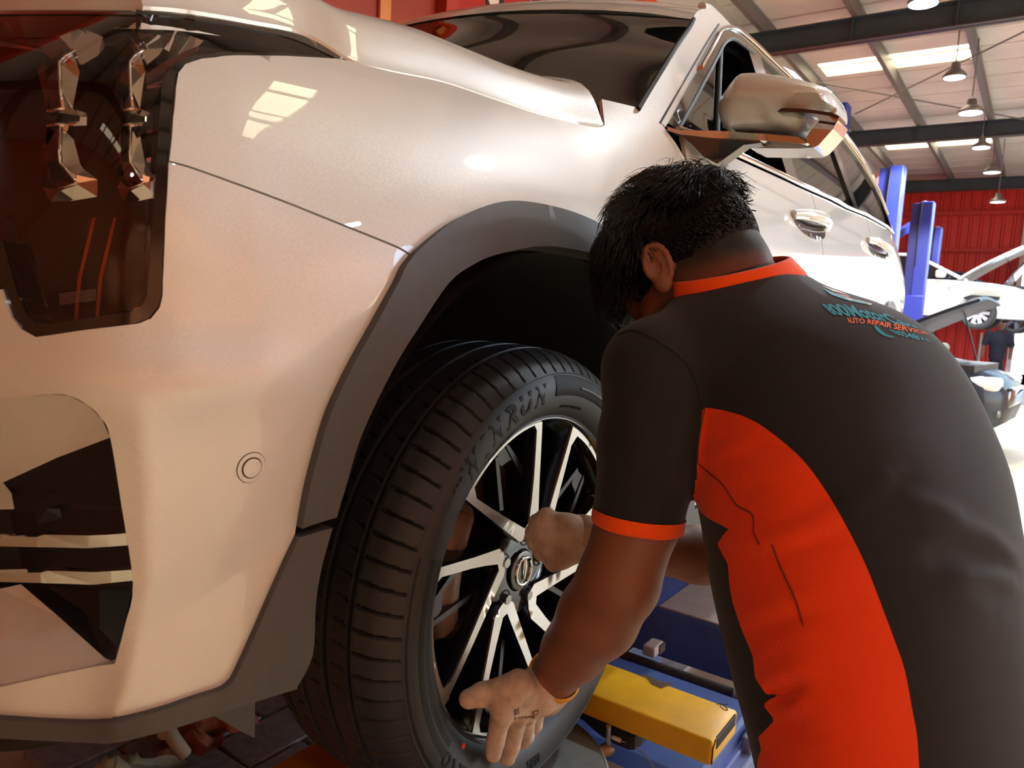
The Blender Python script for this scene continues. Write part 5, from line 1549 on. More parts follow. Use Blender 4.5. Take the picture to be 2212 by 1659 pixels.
# ---- shirt meshes: dark body, orange side panel, orange cuff (cut out of one cloth surface)
H_S = .0042
Vs, Qs = sdf_mesh(shirt_sdf, (.66,-.86,.84), (1.46,-.06,1.60), H_S, 2)
Ts = quads2tris(Qs)
pxy = proj(Vs)
PANEL = sm([(1518,880),(1560,886),(1620,905),(1680,945),(1740,1000),(1790,1070),(1830,1140),(1870,1220),(1905,1310),(1935,1390),(1955,1450),(1970,1530),(1982,1600),(1988,1720)], 3)+\
 [(1985,1800),(1640,1800),(1635,1690)]+[(1636,1643),(1644,1619),(1638,1592),(1660,1570),(1673,1556),(1660,1538),(1648,1524),(1660,1512),(1690,1500),(1655,1500),(1631,1465),(1626,1417),(1600,1355),(1582,1300),(1576,1268),(1572,1218),(1549,1176),(1560,1158),(1574,1143),(1530,1120),(1505,1098),(1495,1072),(1499,1050),(1506,990)]
PANEL = np.array(PANEL)
ins = inpoly(pxy, PANEL); f = np.where(ins, 1, -1)*polydist(pxy, PANEL)
# same panel only where the cloth is on his left side and turned outwards
n_me = tri_mesh('tmp', Vs, Ts); nn = np.zeros(len(n_me.vertices)*3); n_me.vertices.foreach_get('normal', nn); nn = nn.reshape(-1,3); bpy.data.meshes.remove(n_me)
view = unit(CP-np.array([1.0,-.4,1.2])); facing = (nn*(CP-Vs)).sum(1)/np.linalg.norm(CP-Vs, axis=1)
q_lat = (Vs-np.array([1.0,-.42,0]))@ML
sl_f = (Vs-slv)@arm_ax                       # along the sleeve, 0 at the hem
near_arm = sd_chain(Vs, [J['lsh'], S1, S3], [.064,.0625,.0595], .02) < .006
f = np.where((facing < -.25) | near_arm, -20, f)
clean = lambda V, T: tri_mesh('shirt', V, T)
(Va, Ta), (Vb_, Tb) = clip_mesh(Vs, Ts, f)
M_shirt = mat('shirt_dark', (40,41,46), 0.85, noise=(900,0.10), bump=(1400,0.25,0.0004), sheen=0.25, spec=0.25)
def knit(name, rgb):
    m = mat(name, rgb, 0.8, spec=0.2, sheen=0.15); nt = m.node_tree; b = nt.nodes['Principled BSDF']
    tc = nt.nodes.new('ShaderNodeTexCoord'); wv = nt.nodes.new('ShaderNodeTexWave'); wv.inputs['Scale'].default_value = 420; wv.inputs['Distortion'].default_value = 2.5
    nt.links.new(tc.outputs['Object'], wv.inputs['Vector']); bp = nt.nodes.new('ShaderNodeBump'); bp.inputs['Strength'].default_value = .25; bp.inputs['Distance'].default_value = .0006
    nt.links.new(wv.outputs['Fac'], bp.inputs['Height']); nt.links.new(bp.outputs[0], b.inputs['Normal']); return m
M_orng = knit('shirt_orange', (240,68,16)); M_ocuff = knit('collar_orange', (250,86,14))
M_shirt = knit('shirt_charcoal', (33,34,38))
link('side_panel', tri_mesh('side_panel', Va, Ta), M_orng, mech)
slb = (Vb_-slv)@arm_ax; na = sd_chain(Vb_, [J['lsh'], S1, S3], [.064,.0625,.0595], .02) < .012
fc = np.where(na, slb+.021, -1)
(Vc, Tc), (Vd, Td) = clip_mesh(Vb_, Tb, fc)
# the cuff stands a little proud of the sleeve
axp = slv+np.outer((Vc-slv)@arm_ax, arm_ax); rad = Vc-axp; Vc = axp+rad*1.025
link('cuff', tri_mesh('cuff', Vc, Tc), M_ocuff, mech)
link('shirt', tri_mesh('shirt', Vd, Td), M_shirt, mech)
# stitched seams
M_thread = mat('seam_thread', (120,40,14), 0.8); M_threadd = mat('seam_thread_dark', (24,24,28), 0.8)
def seam_on(pts, material, r=.0011, nm='seam'):
    c = march_list(sm(pts, 4), shirt_sdf)
    c = [p+(CP-p)*.0006 for p in c]
    if len(c) > 2: tube(nm, c, r, material, mech, 6)
seam_on([(1522,882),(1512,940),(1508,990),(1512,1005),(1560,1046),(1590,1090),(1625,1112),(1628,1150),(1640,1176)], M_thread)
seam_on([(1668,1178),(1690,1235),(1720,1300),(1745,1390),(1760,1440)], M_thread)
seam_on([(1785,1530),(1775,1590),(1772,1650)], M_thread)
seam_on([(1336,722),(1370,714),(1420,735),(1465,765),(1492,795),(1508,830),(1514,870)], M_threadd, .0022)

# ---- head: skin body is one continuous surface with neck, arms and hands
al = R(82); hh = np.array([math.cos(al), math.sin(al), 0]); pit = R(50)
HF = math.cos(pit)*hh-math.sin(pit)*MZ                     # where the face points
HU = math.sin(pit)*hh+math.cos(pit)*MZ                     # crown
roll_h = R(6)
HL = np.cross(HU, HF)                                      # his left
HAX = np.stack([HF, HL, HU])
HC = J['head']
hp = lambda f, l, u: HC+HF*f+HL*l+HU*u
neck_b = J['neck']+MZ*.0; neck_t = hp(-.045,0,-.06)
def head_sdf(P):
    d = sd_ell(P, hp(-.014,0,.012), HAX, (.107,.077,.100))
    d = smin(d, sd_ell(P, hp(.040,0,-.045), HAX, (.062,.060,.085)), .03)       # face
    d = smin(d, sd_ell(P, hp(.055,0,-.105), HAX, (.034,.038,.030)), .03)       # chin
    d = smin(d, sd_cone(P, hp(-.01,.045,-.075), hp(.05,.025,-.11), .022, .018), .025)
    d = smin(d, sd_cone(P, hp(-.01,-.045,-.075), hp(.05,-.025,-.11), .022, .018), .025)
    d = smin(d, sd_cone(P, hp(.092,0,-.005), hp(.118,0,-.045), .009, .013), .012)   # nose
    d = smin(d, sd_cone(P, hp(.070,.048,.010), hp(.088,.012,.014), .010, .010), .012)  # brows
    d = smin(d, sd_cone(P, hp(.070,-.048,.010), hp(.088,-.012,.014), .010, .010), .012)
    for s in (1,-1):
        d = np.maximum(d, -smin(sd_ell(P, hp(.096,s*.032,-.008), HAX, (.014,.019,.011)), sd_ell(P, hp(.096,s*.032,-.008), HAX, (.010,.014,.009)), .01))
        d = np.minimum(d, sd_ell(P, hp(.082,s*.032,-.008), HAX, (.0125,.0135,.0125)))
        d = smin(d, sd_cone(P, hp(.058,s*.055,-.035), hp(.05,s*.05,-.05), .012, .010), .02)  # cheekbone
    d = smin(d, sd_cone(P, hp(.098,.022,-.075), hp(.098,-.022,-.075), .0065, .0065), .008)   # lips
    d = np.maximum(d, -sd_cone(P, hp(.108,.022,-.0715), hp(.108,-.022,-.0715), .004, .004))
    d = smin(d, sd_cone(P, neck_b-MZ*.03-MF*.01, neck_t, .066, .058), .03)      # neck
    return d
def ear_sdf(P, s):
    EA = np.stack([HF*.88-HL*s*.46, HL*s*.88+HF*.46, HU]); ec = hp(-.008,s*.079,-.010)+HL*s*.006
    up = unit(HU*.92-HF*.38); fw2 = unit(HF-up*(HF@up)); out = unit(HL*s*.9-HF*.35)
    out = unit(out-up*(out@up)); fw2 = unit(np.cross(up, out))*np.sign(np.dot(np.cross(up,out), HF))
    A3 = np.stack([fw2, up, out])
    d = sd_ell(P, ec, A3, (.0165,.030,.008))
    d = smin(d, sd_ell(P, ec-up*.024+fw2*.003, A3, (.011,.014,.007)), .008)
    t = np.linspace(R(-60), R(215), 12)
    rim = [ec+fw2*(.0165*math.cos(a))*1.0+up*(.004+.028*math.sin(a))+out*.006 for a in t]
    rim = [ec-up*.018-fw2*.012+out*.004]+[ec+fw2*(-.0165*math.cos(a))+up*(.003+.0275*math.sin(a))+out*.0065 for a in np.linspace(R(-20), R(200), 12)]
    d = smin(d, sd_chain(P, rim, [.0042]*len(rim), .002), .004)
    d = np.maximum(d, -sd_ell(P, ec+out*.009+fw2*.004, A3, (.0085,.015,.006)))
    d = smin(d, sd_cone(P, ec+fw2*.014-up*.002, ec+fw2*.012-up*.012+out*.003, .005, .004), .004)
    return d
# arms
def arms_sdf(P):
    el, wr = J['lel'], J['lwr']
    mid = el+(wr-el)*.28
    d = sd_chain(P, [J['lsh'], S1*.5+J['lsh']*.5+(J['lel']-J['lsh'])*0, S2, el+MZ*.012, mid, el+(wr-el)*.65, wr], [.058,.0565,.054,.0545,.0555,.045,.0335], .012)
    rs, re, rw_ = J['rsh'], J['rel'], J['rwr']
    d = np.minimum(d, sd_chain(P, [rs, rs*.5+re*.5, re, re+(rw_-re)*.3, rw_], [.058,.052,.045,.045,.032], .012))
    return d
# gloved left hand: index and middle fingers pressed on the sidewall, thumb in the wheel window
YS = -.012
LH = dict(
 w=J['lwr'], k1=at(1087,1530,Y=-.036), k2=at(1120,1535,Y=-.038), k3=at(1146,1522,Y=-.036), k4=at(1166,1505,Y=-.030),
 f1=[at(1079,1560,Y=-.024), at(1070,1602,Y=-.016), at(1066,1628,Y=-.0125)],
 f2=[at(1112,1572,Y=-.024), at(1104,1612,Y=-.016), at(1096,1637,Y=-.0125)],
 f3=[at(1136,1562,Y=-.014), at(1136,1590,Y=-.004), at(1130,1602,Y=.0)],
 f4=[at(1160,1540,Y=-.010), at(1156,1566,Y=-.002), at(1150,1578,Y=.004)],
 t=[at(1120,1482,Y=-.045), at(1078,1494,Y=-.022), at(1042,1500,Y=-.002), at(1012,1510,Y=.012)])
def lhand_sdf(P, g=0.0):
    w = LH['w']; d = sd_cone(P, w, w+(LH['k2']-w)*.35, .033, .034)
    for k, r in (('k1',.0185),('k2',.0195),('k3',.019),('k4',.017)):
        d = smin(d, sd_cone(P, w+(LH[k]-w)*.30, LH[k], .024, r), .018)
    f = None
    for k, fi, r in (('k1','f1',.0142),('k2','f2',.0142),('k3','f3',.0135),('k4','f4',.012)):
        e = sd_chain(P, [LH[k]]+LH[fi], [r*1.18, r*1.03, r*.98, r*.86], .003)
        f = e if f is None else smin(f, e, .0025)
    d = smin(d, f, .009)
    e = sd_chain(P, LH['t'], [.024,.0185,.0165,.0140], .006)
    return smin(d, e, .012)-g
RWV = unit(at(1170,1150,D=1.165)-J['rwr'])
RH = dict(
 w=J['rwr'], pm=at(1222,1152,D=1.152), kk=[at(1180,1118,D=1.15), at(1170,1136,D=1.148), at(1171,1156,D=1.149), at(1180,1178,D=1.153)],
 f=[[at(1160,1128,D=1.168),at(1168,1146,D=1.185),at(1190,1150,D=1.185)],[at(1152,1150,D=1.166),at(1162,1164,D=1.184),at(1186,1166,D=1.186)],
    [at(1155,1170,D=1.167),at(1166,1180,D=1.184),at(1190,1182,D=1.186)],[at(1168,1192,D=1.168),at(1178,1198,D=1.182),at(1196,1196,D=1.184)]],
 t=[at(1240,1185,D=1.150), at(1212,1203,D=1.150), at(1196,1215,D=1.160)])
def rhand_sdf(P, g=0.0):
    d = sd_cone(P, RH['w'], RH['pm'], .031, .032)
    for k in RH['kk']: d = smin(d, sd_cone(P, RH['pm'], k, .023, .0150), .009)
    f = None
    for k, c in zip(RH['kk'], RH['f']):
        e = sd_chain(P, [k]+c, [.0150,.0130,.0122,.011], .003); f = e if f is None else smin(f, e, .0015)
    d = smin(d, f, .004)
    return smin(d, sd_chain(P, RH['t'], [.024,.019,.015], .006), .012)-g
hipc = at(1985,1950,D=.83)
hipL, hipR = hipc-ML*.09, hipc+ML*.09
footL, footR = np.array([.80,-.74,0.0]), np.array([1.16,-.92,0.0])
def legs_sdf(P, g=0.0):
    d = sd_ell(P, hipc+MZ*.02, np.stack([ML,MF,MZ]), (.165,.115,.13))
    for h_, f_ in ((hipL,footL),(hipR,footR)):
        kn = (h_+f_)/2+MF*.05+MZ*.02
        d = smin(d, sd_chain(P, [h_-MZ*.02, kn, f_+MZ*.10], [.088,.060,.042], .03), .04)
    return d-g
def feet_sdf(P, g=0.0):
    d = None
    for f_ in (footL, footR):
        e = sd_chain(P, [f_+MZ*.10, f_+MZ*.045-MF*.03, f_+MZ*.04+MF*.10, f_+MZ*.03+MF*.19], [.042,.04,.042,.032], .02)
        e = np.maximum(e, (f_[2]+.004)-P[:,2])
        d = e if d is None else np.minimum(d, e)
    return d-g
def body_sdf(P):
    d = np.full(len(P), 1e3)
    d = smin(head_sdf(P), sd_torso(P)+.018, .03)
    d = np.minimum(d, np.minimum(ear_sdf(P, 1), ear_sdf(P, -1))) if False else smin(d, np.minimum(ear_sdf(P, 1), ear_sdf(P, -1)), .006)
    d = smin(d, arms_sdf(P), .02)
    d = smin(d, lhand_sdf(P, -.003), .012); d = smin(d, rhand_sdf(P, -.003), .012)
    d = smin(d, legs_sdf(P, -.008), .03); d = smin(d, feet_sdf(P, -.006), .02)
    return d
Vk, Qk = sdf_mesh(body_sdf, (.70,-1.06,-.02), (1.46,.08,1.74), .0048, 1)
Tk = quads2tris(Qk)
me = tri_mesh('body', Vk, Tk)
# skin: warm brown, darker beard and cropped nape marked by a painted attribute
def skin_mat():
    m = mat('skin', (134,84,60), 0.48, sss=0.25, spec=0.4, bump=(700,0.15,0.0004)); nt = m.node_tree; b = nt.nodes['Principled BSDF']
    at_ = nt.nodes.new('ShaderNodeAttribute'); at_.attribute_name = 'stubble'
    no = nt.nodes.new('ShaderNodeTexNoise'); no.inputs['Scale'].default_value = 900; tc = nt.nodes.new('ShaderNodeTexCoord'); nt.links.new(tc.outputs['Object'], no.inputs['Vector'])
    ma = nt.nodes.new('ShaderNodeMath'); ma.operation = 'ADD'; nt.links.new(at_.outputs['Fac'], ma.inputs[0])
    m2 = nt.nodes.new('ShaderNodeMath'); m2.operation = 'MULTIPLY_ADD'; m2.inputs[1].default_value = .7; m2.inputs[2].default_value = -.35; nt.links.new(no.outputs['Fac'], m2.inputs[0]); nt.links.new(m2.outputs[0], ma.inputs[1])
    rp = nt.nodes.new('ShaderNodeMapRange'); rp.inputs[1].default_value = .05; rp.inputs[2].default_value = .95; nt.links.new(ma.outputs[0], rp.inputs[0])
    mx = nt.nodes.new('ShaderNodeMix'); mx.data_type = 'RGBA'; mx.inputs['A'].default_value = (*lin((134,84,60)),1); mx.inputs['B'].default_value = (*lin((22,17,15)),1)
    nt.links.new(rp.outputs[0], mx.inputs['Factor']); nt.links.new(mx.outputs['Result'], b.inputs['Base Color']); return m
loc = (Vk-HC)@HAX.T; fl, ll, ul = loc[:,0], loc[:,1], loc[:,2]
scal = sd_ell(Vk, hp(-.005,0,.015), HAX, (.098,.076,.098))
is_head = np.linalg.norm(Vk-HC, axis=1) < .20
cap = sstep(.01, -.03, np.abs(ul-.0)*0+(-ul-.035-.55*(fl-.0)*(fl < 0)*-1*0))   # placeholder gradient, refined below
hairline = -.050-.62*np.clip(-fl-.01, 0, .2)                 # lower at the nape
st = sstep(-.022, .050, ul-hairline)*sstep(.040, .015, fl)
beard = sstep(-.030, -.055, ul)*sstep(-.012, .02, fl)*sstep(-.14,-.10, ul*1.0)
st = np.where(is_head, np.maximum(st, .85*sstep(-.028,-.05,ul)*sstep(.0,.022,fl)), 0)
ear_near = np.minimum(ear_sdf(Vk, 1), ear_sdf(Vk, -1)) < .004
st = np.where(ear_near, 0, st)
a_ = me.attributes.new('stubble', 'FLOAT', 'POINT'); a_.data.foreach_set('value', st.astype(np.float32))
link('body', me, skin_mat(), mech)
for s_ in (1,-1):
    ec_ = hp(-.008,s_*.083,-.010)
    Ve, Qe = sdf_mesh(lambda P: ear_sdf(P, s_), ec_-.05, ec_+.05, .0016, 1)
    link('ear', tri_mesh('ear', Ve, quads2tris(Qe)), MATS['skin'], mech)
# ---- gloves with yellow wrist hems
M_glove = mat('glove_knit', (196,170,150), 0.9, noise=(55,0.22,5), bump=(900,0.4,0.0006), spec=0.2)
Vg, Qg = sdf_mesh(lhand_sdf, (.74,-.13,.66), (1.0,.06,1.0), .0022, 1)
fw_ax = unit(J['lwr']-J['lel']); ghem = J['lwr']-fw_ax*.022
Tg = quads2tris(Qg)
def wrist_sleeve(nm, c, ax, r0, r1, l0, l1, material, parent, n=36, wob=.02):
    a = unit(np.cross(ax, [0.3,0.2,1])); b = np.cross(ax, a); th = np.linspace(0, 2*np.pi, n, endpoint=False)
    V = []; prof_ = [(l0,r0-.002),(l0,r0+.001),((l0+l1)/2,(r0+r1)/2+.0012),(l1,r1+.001),(l1,r1-.002)]
    for l, r in prof_: V.append(c+ax*l+np.outer(np.cos(th)*r, a)+np.outer(np.sin(th)*r, b))
    V = np.concatenate(V); i = np.arange(n); j = (i+1) % n
    F = np.concatenate([np.stack([k*n+i, k*n+j, (k+1)*n+j, (k+1)*n+i], -1) for k in range(len(prof_)-1)])
    return link(nm, tri_mesh(nm, V, F), material, parent)
def glove(nm, fn, lo, hi, label):
    V, Q = sdf_mesh(fn, lo, hi, .0022, 1); o = link(nm, tri_mesh(nm, V, quads2tris(Q)), M_glove, mech); o['label'] = label; return o
gl1 = glove('glove', lhand_sdf, (.74,-.13,.66), (1.02,.06,1.0), 'grey-pink knit work glove with fingers spread on the tyre')
gl2 = glove('glove', rhand_sdf, (.86,-.14,1.0), (1.10,.06,1.24), 'greyish work glove closed round the wheel nut tool')
M_hem = mat('glove_hem', (232,160,20), 0.7)
wrist_sleeve('glove_cuff', J['lwr'], fw_ax, .0375, .0355, -.006, .040, M_glove, mech)
wrist_sleeve('glove_hem', J['lwr'], fw_ax, .0400, .0395, -.012, -.004, M_hem, mech)
rf_ax = unit(J['rwr']-J['rel']); wrist_sleeve('glove_cuff', J['rwr'], rf_ax, .0345, .0345, -.03, .03, M_glove, mech)
# print on the back of the left glove
def print_on(lines, fn, material, nm='glove_print', h=.0009):
    for (s, p0, p1, p2) in lines:      # text box: origin, right end of baseline, top of first letter (photo points)
        V, F = text_fit(s, 1.0, 1.0, bold=.01)
        u, v = V[:,0], V[:,1]
        P = march_many(np.stack([p0[0]+(p1[0]-p0[0])*u+(p2[0]-p0[0])*v, p0[1]+(p1[1]-p0[1])*u+(p2[1]-p0[1])*v], -1), fn, 1.0, 1.3, 40)
        ok = ~np.isnan(P).any(1); F = [f for f in F if all(ok[list(f)])]
        P[~ok] = CP
        P = P+(CP-P)/np.linalg.norm(CP-P+1e-9, axis=1)[:,None]*h
        used = sorted({i for f in F for i in f}); mp = {i: k for k, i in enumerate(used)}
        if F: link(nm, mesh_np(nm, P[used], [tuple(mp[i] for i in f) for f in F], False), material, mech)
M_print = mat('glove_ink', (60,40,36), 0.8)
print_on([('CE', (1163,1532),(1148,1538),(1164,1543)), ('EN388', (1121,1528),(1110,1533),(1122,1542)), ('Medium 8', (1155,1546),(1110,1549),(1155,1552))], lhand_sdf, M_print)
# ---- tool in the right hand: socket bit with a white end
tA, tB = at(1146,1180,D=1.185), at(1166,1178,D=1.17)
tool = empty('wheel_nut_key', at(1150,1170,D=1.19), 'small white and yellow socket key held in the right glove at the hub', 'tool')
tube('socket', [at(1152,1180,D=1.205), at(1160,1182,D=1.168)], [.0095,.0105], mat('tool_white', (236,234,228), 0.4), tool, 16)
tube('marking_ring', [at(1150,1143,D=1.20), at(1158,1144,D=1.172)], .006, mat('tool_yellow', (196,170,20), 0.5), tool, 12)
# ---- collar
cax = unit(neck_t-neck_b); ca = unit(ML-cax*(ML@cax)); cb = np.cross(cax, ca)
def collar_ring(c, r1_, r2_, tilt): 
    th = np.linspace(0, 2*np.pi, 48, endpoint=False)
    return c+np.outer(np.cos(th)*r1_, ca)+np.outer(np.sin(th)*r2_, cb)+np.outer(np.cos(th)*tilt, cax)
cc = J['neck']
prof_c = [(-.020,.098,.094),(.022,.094,.090),(.050,.084,.080),(.052,.081,.077),(.048,.079,.075),(-.01,.084,.079)]
Vq = np.concatenate([collar_ring(cc+cax*(l-.008), a*.97, b*.97, -.026) for l, a, b in prof_c]); n = 48; i = np.arange(n); j = (i+1) % n
Fq = np.concatenate([np.stack([k*n+i, k*n+j, (k+1)*n+j, (k+1)*n+i], -1) for k in range(len(prof_c)-1)])
link('collar', tri_mesh('collar', Vq, Fq), M_ocuff, mech)
# ---- hair: cropped cap plus wavy locks on top
rs_ = np.random.RandomState(7)
def hair_sdf(P):
    q = (P-HC)@HAX.T; f, l, u = q[:,0], q[:,1], q[:,2]
    top = sstep(.0, .07, u+.35*np.clip(f, -.03, .2)+.02)         # long on top and front
    th_ = .002+.022*top
    wav = .004*np.sin(f*95+14*l+u*30)*np.sin(l*70+f*40)*top
    d = sd_ell(P, hp(-.014,0,.012), HAX, (.107,.077,.100))-th_-wav
    d = smin(d, sd_ell(P, hp(.062,0,.072), HAX, (.050,.068,.042))-.35*wav*2, .03)      # fringe volume
    cut = np.maximum(-(u+.012+.62*np.clip(-f-.01, 0, .08)), np.where(f > .02, (f-.072-.55*(u-.02)), -1))
    return np.maximum(d, cut)
Vr_, Qr_ = sdf_mesh(hair_sdf, tuple(HC-.19), tuple(HC+.19), .0035, 2)
M_hair = mat('hair_black', (9,8,8), 0.8, spec=0.15, bump=(500,0.8,0.002))
hair = link('hair', tri_mesh('hair', Vr_, quads2tris(Qr_)), M_hair, mech)
NS = 11000; nseg = 6
dirs = rs_.normal(size=(NS*3,3)); dirs /= np.linalg.norm(dirs, axis=1)[:,None]
loc_ = dirs*np.array([.107,.077,.100])
ok = ((loc_[:,2]+.62*np.clip(-loc_[:,0]-.01,0,1) > -.018)) & ~((loc_[:,0] > .05) & (loc_[:,2] < .035))
loc_ = loc_[ok][:NS]; dirs = dirs[ok][:NS]; NS = len(loc_)
f, l, u = loc_[:,0], loc_[:,1], loc_[:,2]
topness = sstep(.005, .065, u+.35*np.clip(f,-.03,.2)+.015)
length = .007+.052*topness*(0.7+.6*rs_.rand(NS))
root = loc_+np.array([-.014,0,.012])
nrm = loc_/np.array([.107,.077,.100])**2; nrm /= np.linalg.norm(nrm, axis=1)[:,None]
swp = np.stack([.75+.3*rs_.randn(NS), .35*np.sign(l)+.45*rs_.randn(NS), -.35+.35*rs_.randn(NS)], -1)    # combed forward and aside
swp_s = np.stack([-.25+.3*rs_.randn(NS), .2*rs_.randn(NS), -.9+.2*rs_.randn(NS)], -1)
swp = swp*topness[:,None]+swp_s*(1-topness)[:,None]
swp -= nrm*(swp*nrm).sum(1)[:,None]; swp /= np.linalg.norm(swp, axis=1)[:,None]
sidev = np.cross(nrm, swp)
clump = np.sin(f*60+l*45)*2.4+rs_.randn(NS)*.35
pts = np.zeros((NS, nseg, 3))
for k in range(nseg):
    t = k/(nseg-1)
    lift = (.004+.020*topness)*np.minimum(1, t*2.2)+topness*.010*np.sin(t*3.0+clump)
    lat = length*.30*np.sin(t*4.2+clump)*t*topness
    pts[:,k] = root+nrm*(lift+.002)[:,None]+swp*(length*t)[:,None]+sidev*lat[:,None]-nrm*(.10*length*t*t*topness)[:,None]
wr_ = .0009*(1-.75*np.linspace(0,1,nseg))*1.0
wp = HC+pts@HAX
# stray curls at the back of the crown
tang = np.gradient(wp, axis=1); tang /= np.linalg.norm(tang, axis=2)[...,None]+1e-9
ref = np.cross(tang, np.array([.3,.8,.5])); ref /= np.linalg.norm(ref, axis=2)[...,None]+1e-9; ref2 = np.cross(tang, ref)
V3 = np.stack([wp+(ref*math.cos(a)+ref2*math.sin(a))*(wr_[None,:,None]) for a in (0, 2.094, 4.189)], 2).reshape(-1,3)
base = (np.arange(NS)[:,None]*nseg+np.arange(nseg-1)[None,:]).reshape(-1)*3
Fz = np.concatenate([np.stack([base+a, base+(a+1)%3, base+3+(a+1)%3, base+3+a], -1) for a in range(3)])
locks = link('hair_strands', tri_mesh('hair_strands', V3, Fz), mat('hair_strand', (12,11,11), 0.34, spec=0.6), hair); locks['kind'] = 'stuff'
bmk = bmesh.new()
for (x0,y0,x1,y1,x2,y2) in ((1585,425,1606,436,1628,432),(1590,450,1612,452,1634,456),(1580,408,1600,412,1602,396),(1592,438,1610,430,1616,418),(1585,462,1600,466,1612,460),(1560,398,1574,388,1584,376),(1480,378,1502,370,1518,378),(1440,380,1460,370,1480,374)):
    bm_tube(bmk, catmull(np.array([at(x0,y0,D=1.10), at(x1,y1,D=1.11), at(x2,y2,D=1.12)]), 5), [.0011]*10+[.0004], 5)
lk = link('stray_locks', from_bm('stray_locks', bmk, True), M_hair, hair); lk['kind'] = 'stuff'
# ---- glasses
gls = empty('glasses', hp(.10,0,-.01), 'thin metal spectacles worn by the bending mechanic', 'glasses')
M_wire = mat('wire_gold', (130,112,92), 0.25, 0.9)
tube('temple', [hp(-.030,.083,.004), hp(-.012,.084,.000), hp(.05,.080,-.006), hp(.112,.066,-.016)], [.0022,.0016,.0012,.0013], M_wire, gls, 8)
tube('temple', [hp(-.030,-.083,.004), hp(-.012,-.084,.000), hp(.05,-.080,-.006), hp(.112,-.066,-.016)], [.0022,.0016,.0012,.0013], M_wire, gls, 8)
for s in (1,-1):
    th = np.linspace(0, 2*np.pi, 25)
    rim = [hp(.118+.004*math.cos(a)*0-.010*abs(.034+.027*math.cos(a))/.06, s*(.036+.028*math.cos(a)), -.018+.021*math.sin(a)) for a in th]
    tube('rim', rim, .0011, M_wire, gls, 6)
    link('lens', mesh_np('lens', rim[:-1], [tuple(range(24))], False), glass_mat('spectacle_glass', (225,225,220)), gls)
tube('bridge', [hp(.118,.009,-.014), hp(.121,0,-.011), hp(.118,-.009,-.014)], .0012, M_wire, gls, 6)
# ---- trousers, shoes
V, Q = sdf_mesh(lambda P: np.maximum(legs_sdf(P, .004), .075-P[:,2]), (.60,-1.14,.02), (1.40,-.30,1.0), .012, 1)
link('trousers', tri_mesh('trousers', V, quads2tris(Q)), mat('trouser_cloth', (26,27,32), 0.9), mech)
V, Q = sdf_mesh(lambda P: np.maximum(feet_sdf(P, .005), P[:,2]-.12), (.60,-1.10,-.02), (1.45,-.46,.16), .008, 1)
link('shoes', tri_mesh('shoes', V, quads2tris(Q)), mat('shoe_leather', (22,20,20), 0.5), mech)
# ---- embroidery across the back
M_teal = mat('thread_teal', (24,150,176), 0.7, bump=(800,.5,.0008)); M_or2 = mat('thread_orange', (245,110,30), 0.7, bump=(800,.5,.0008)); M_wht = mat('thread_white', (235,228,220), 0.7)
M_redth = mat('thread_red', (190,30,30), 0.7)
def on_back(nm, shapes, material, h=.0016):
    """flat embroidery laid on the cloth: polygons in photo points, a little proud of the surface"""
    VV, FF = [], []
    for poly in shapes:
        c = march_list(poly, shirt_sdf)
        if len(c) < len(poly): continue
        c = [p+unit(CP-p)*h for p in c]; b = len(VV); VV += c; FF.append(tuple(range(b, b+len(c))))
    if FF: return link(nm, mesh_np(nm, VV, FF, False), material, mech)
def curved_text(s, base, top, material, bold=.02, shear=0.0):
    """lettering whose baseline and cap line follow two traced lines of photo points"""
    V, F = text_fit(s, 1.0, 1.0, bold=bold, shear=shear)
    bc, tc_ = catmull(np.array(base, float), 12), catmull(np.array(top, float), 12)
    def along(c, t):
        L = np.linspace(0, 1, len(c)); return np.stack([np.interp(t, L, c[:,0]), np.interp(t, L, c[:,1])], -1)
    B, T_ = along(bc, V[:,0]), along(tc_, V[:,0]); Q2 = B+(T_-B)*V[:,1:2]
    P = march_many(Q2, shirt_sdf); ok = ~np.isnan(P[:,0]); P[~ok] = CP
    P = P+(CP-P)*.0016
    F = [f_ for f_ in F if all(ok[i] for i in f_)]
    used = sorted({i for f_ in F for i in f_}); mp = {i: k for k, i in enumerate(used)}
    if F: link('embroidery', mesh_np('embroidery', P[used], [tuple(mp[i] for i in f_) for f_ in F], False), material, mech)
curved_text('800MotorCare', [(1800,680),(1860,686),(1920,696),(1985,710)], [(1772,656),(1836,658),(1898,672),(1975,702)], M_teal, .03, .0)
curved_text('AUTO REPAIR SERVICES', [(1834,698),(1880,700),(1940,712),(2008,722)], [(1827,685),(1880,690),(1940,700),(2000,717)], M_or2, .02)
curved_text('80054878', [(1936,722),(1965,730),(2012,738)], [(1918,711),(1955,717),(2000,731)], M_teal, .02)
on_back('embroidery', [sm([(1888,705),(1893,703),(1902,712),(1915,722),(1930,727),(1928,729),(1908,724),(1894,714)], 2)], M_teal)
on_back('embroidery', [sm([(1767,609),(1770,604),(1780,605),(1800,614),(1815,624),(1824,632),(1812,630),(1790,624),(1772,617)], 2)], M_or2)
on_back('embroidery', [[(1776,607),(1800,614),(1790,617)], [(1795,622),(1820,628),(1836,638),(1815,636)], [(1800,631),(1838,640),(1832,642)]], M_redth, .0024)
on_back('embroidery', [[(1774,604),(1784,605),(1812,620),(1806,620)], [(1775,617),(1800,625),(1836,638),(1800,629)], [(1790,629),(1840,645),(1884,656),(1880,659),(1836,648)]], M_wht, .0022)
on_back('embroidery', [sm([(1775,620),(1800,632),(1830,643),(1862,652),(1882,657),(1860,655),(1826,647),(1795,636)], 2)], M_teal, .0026)
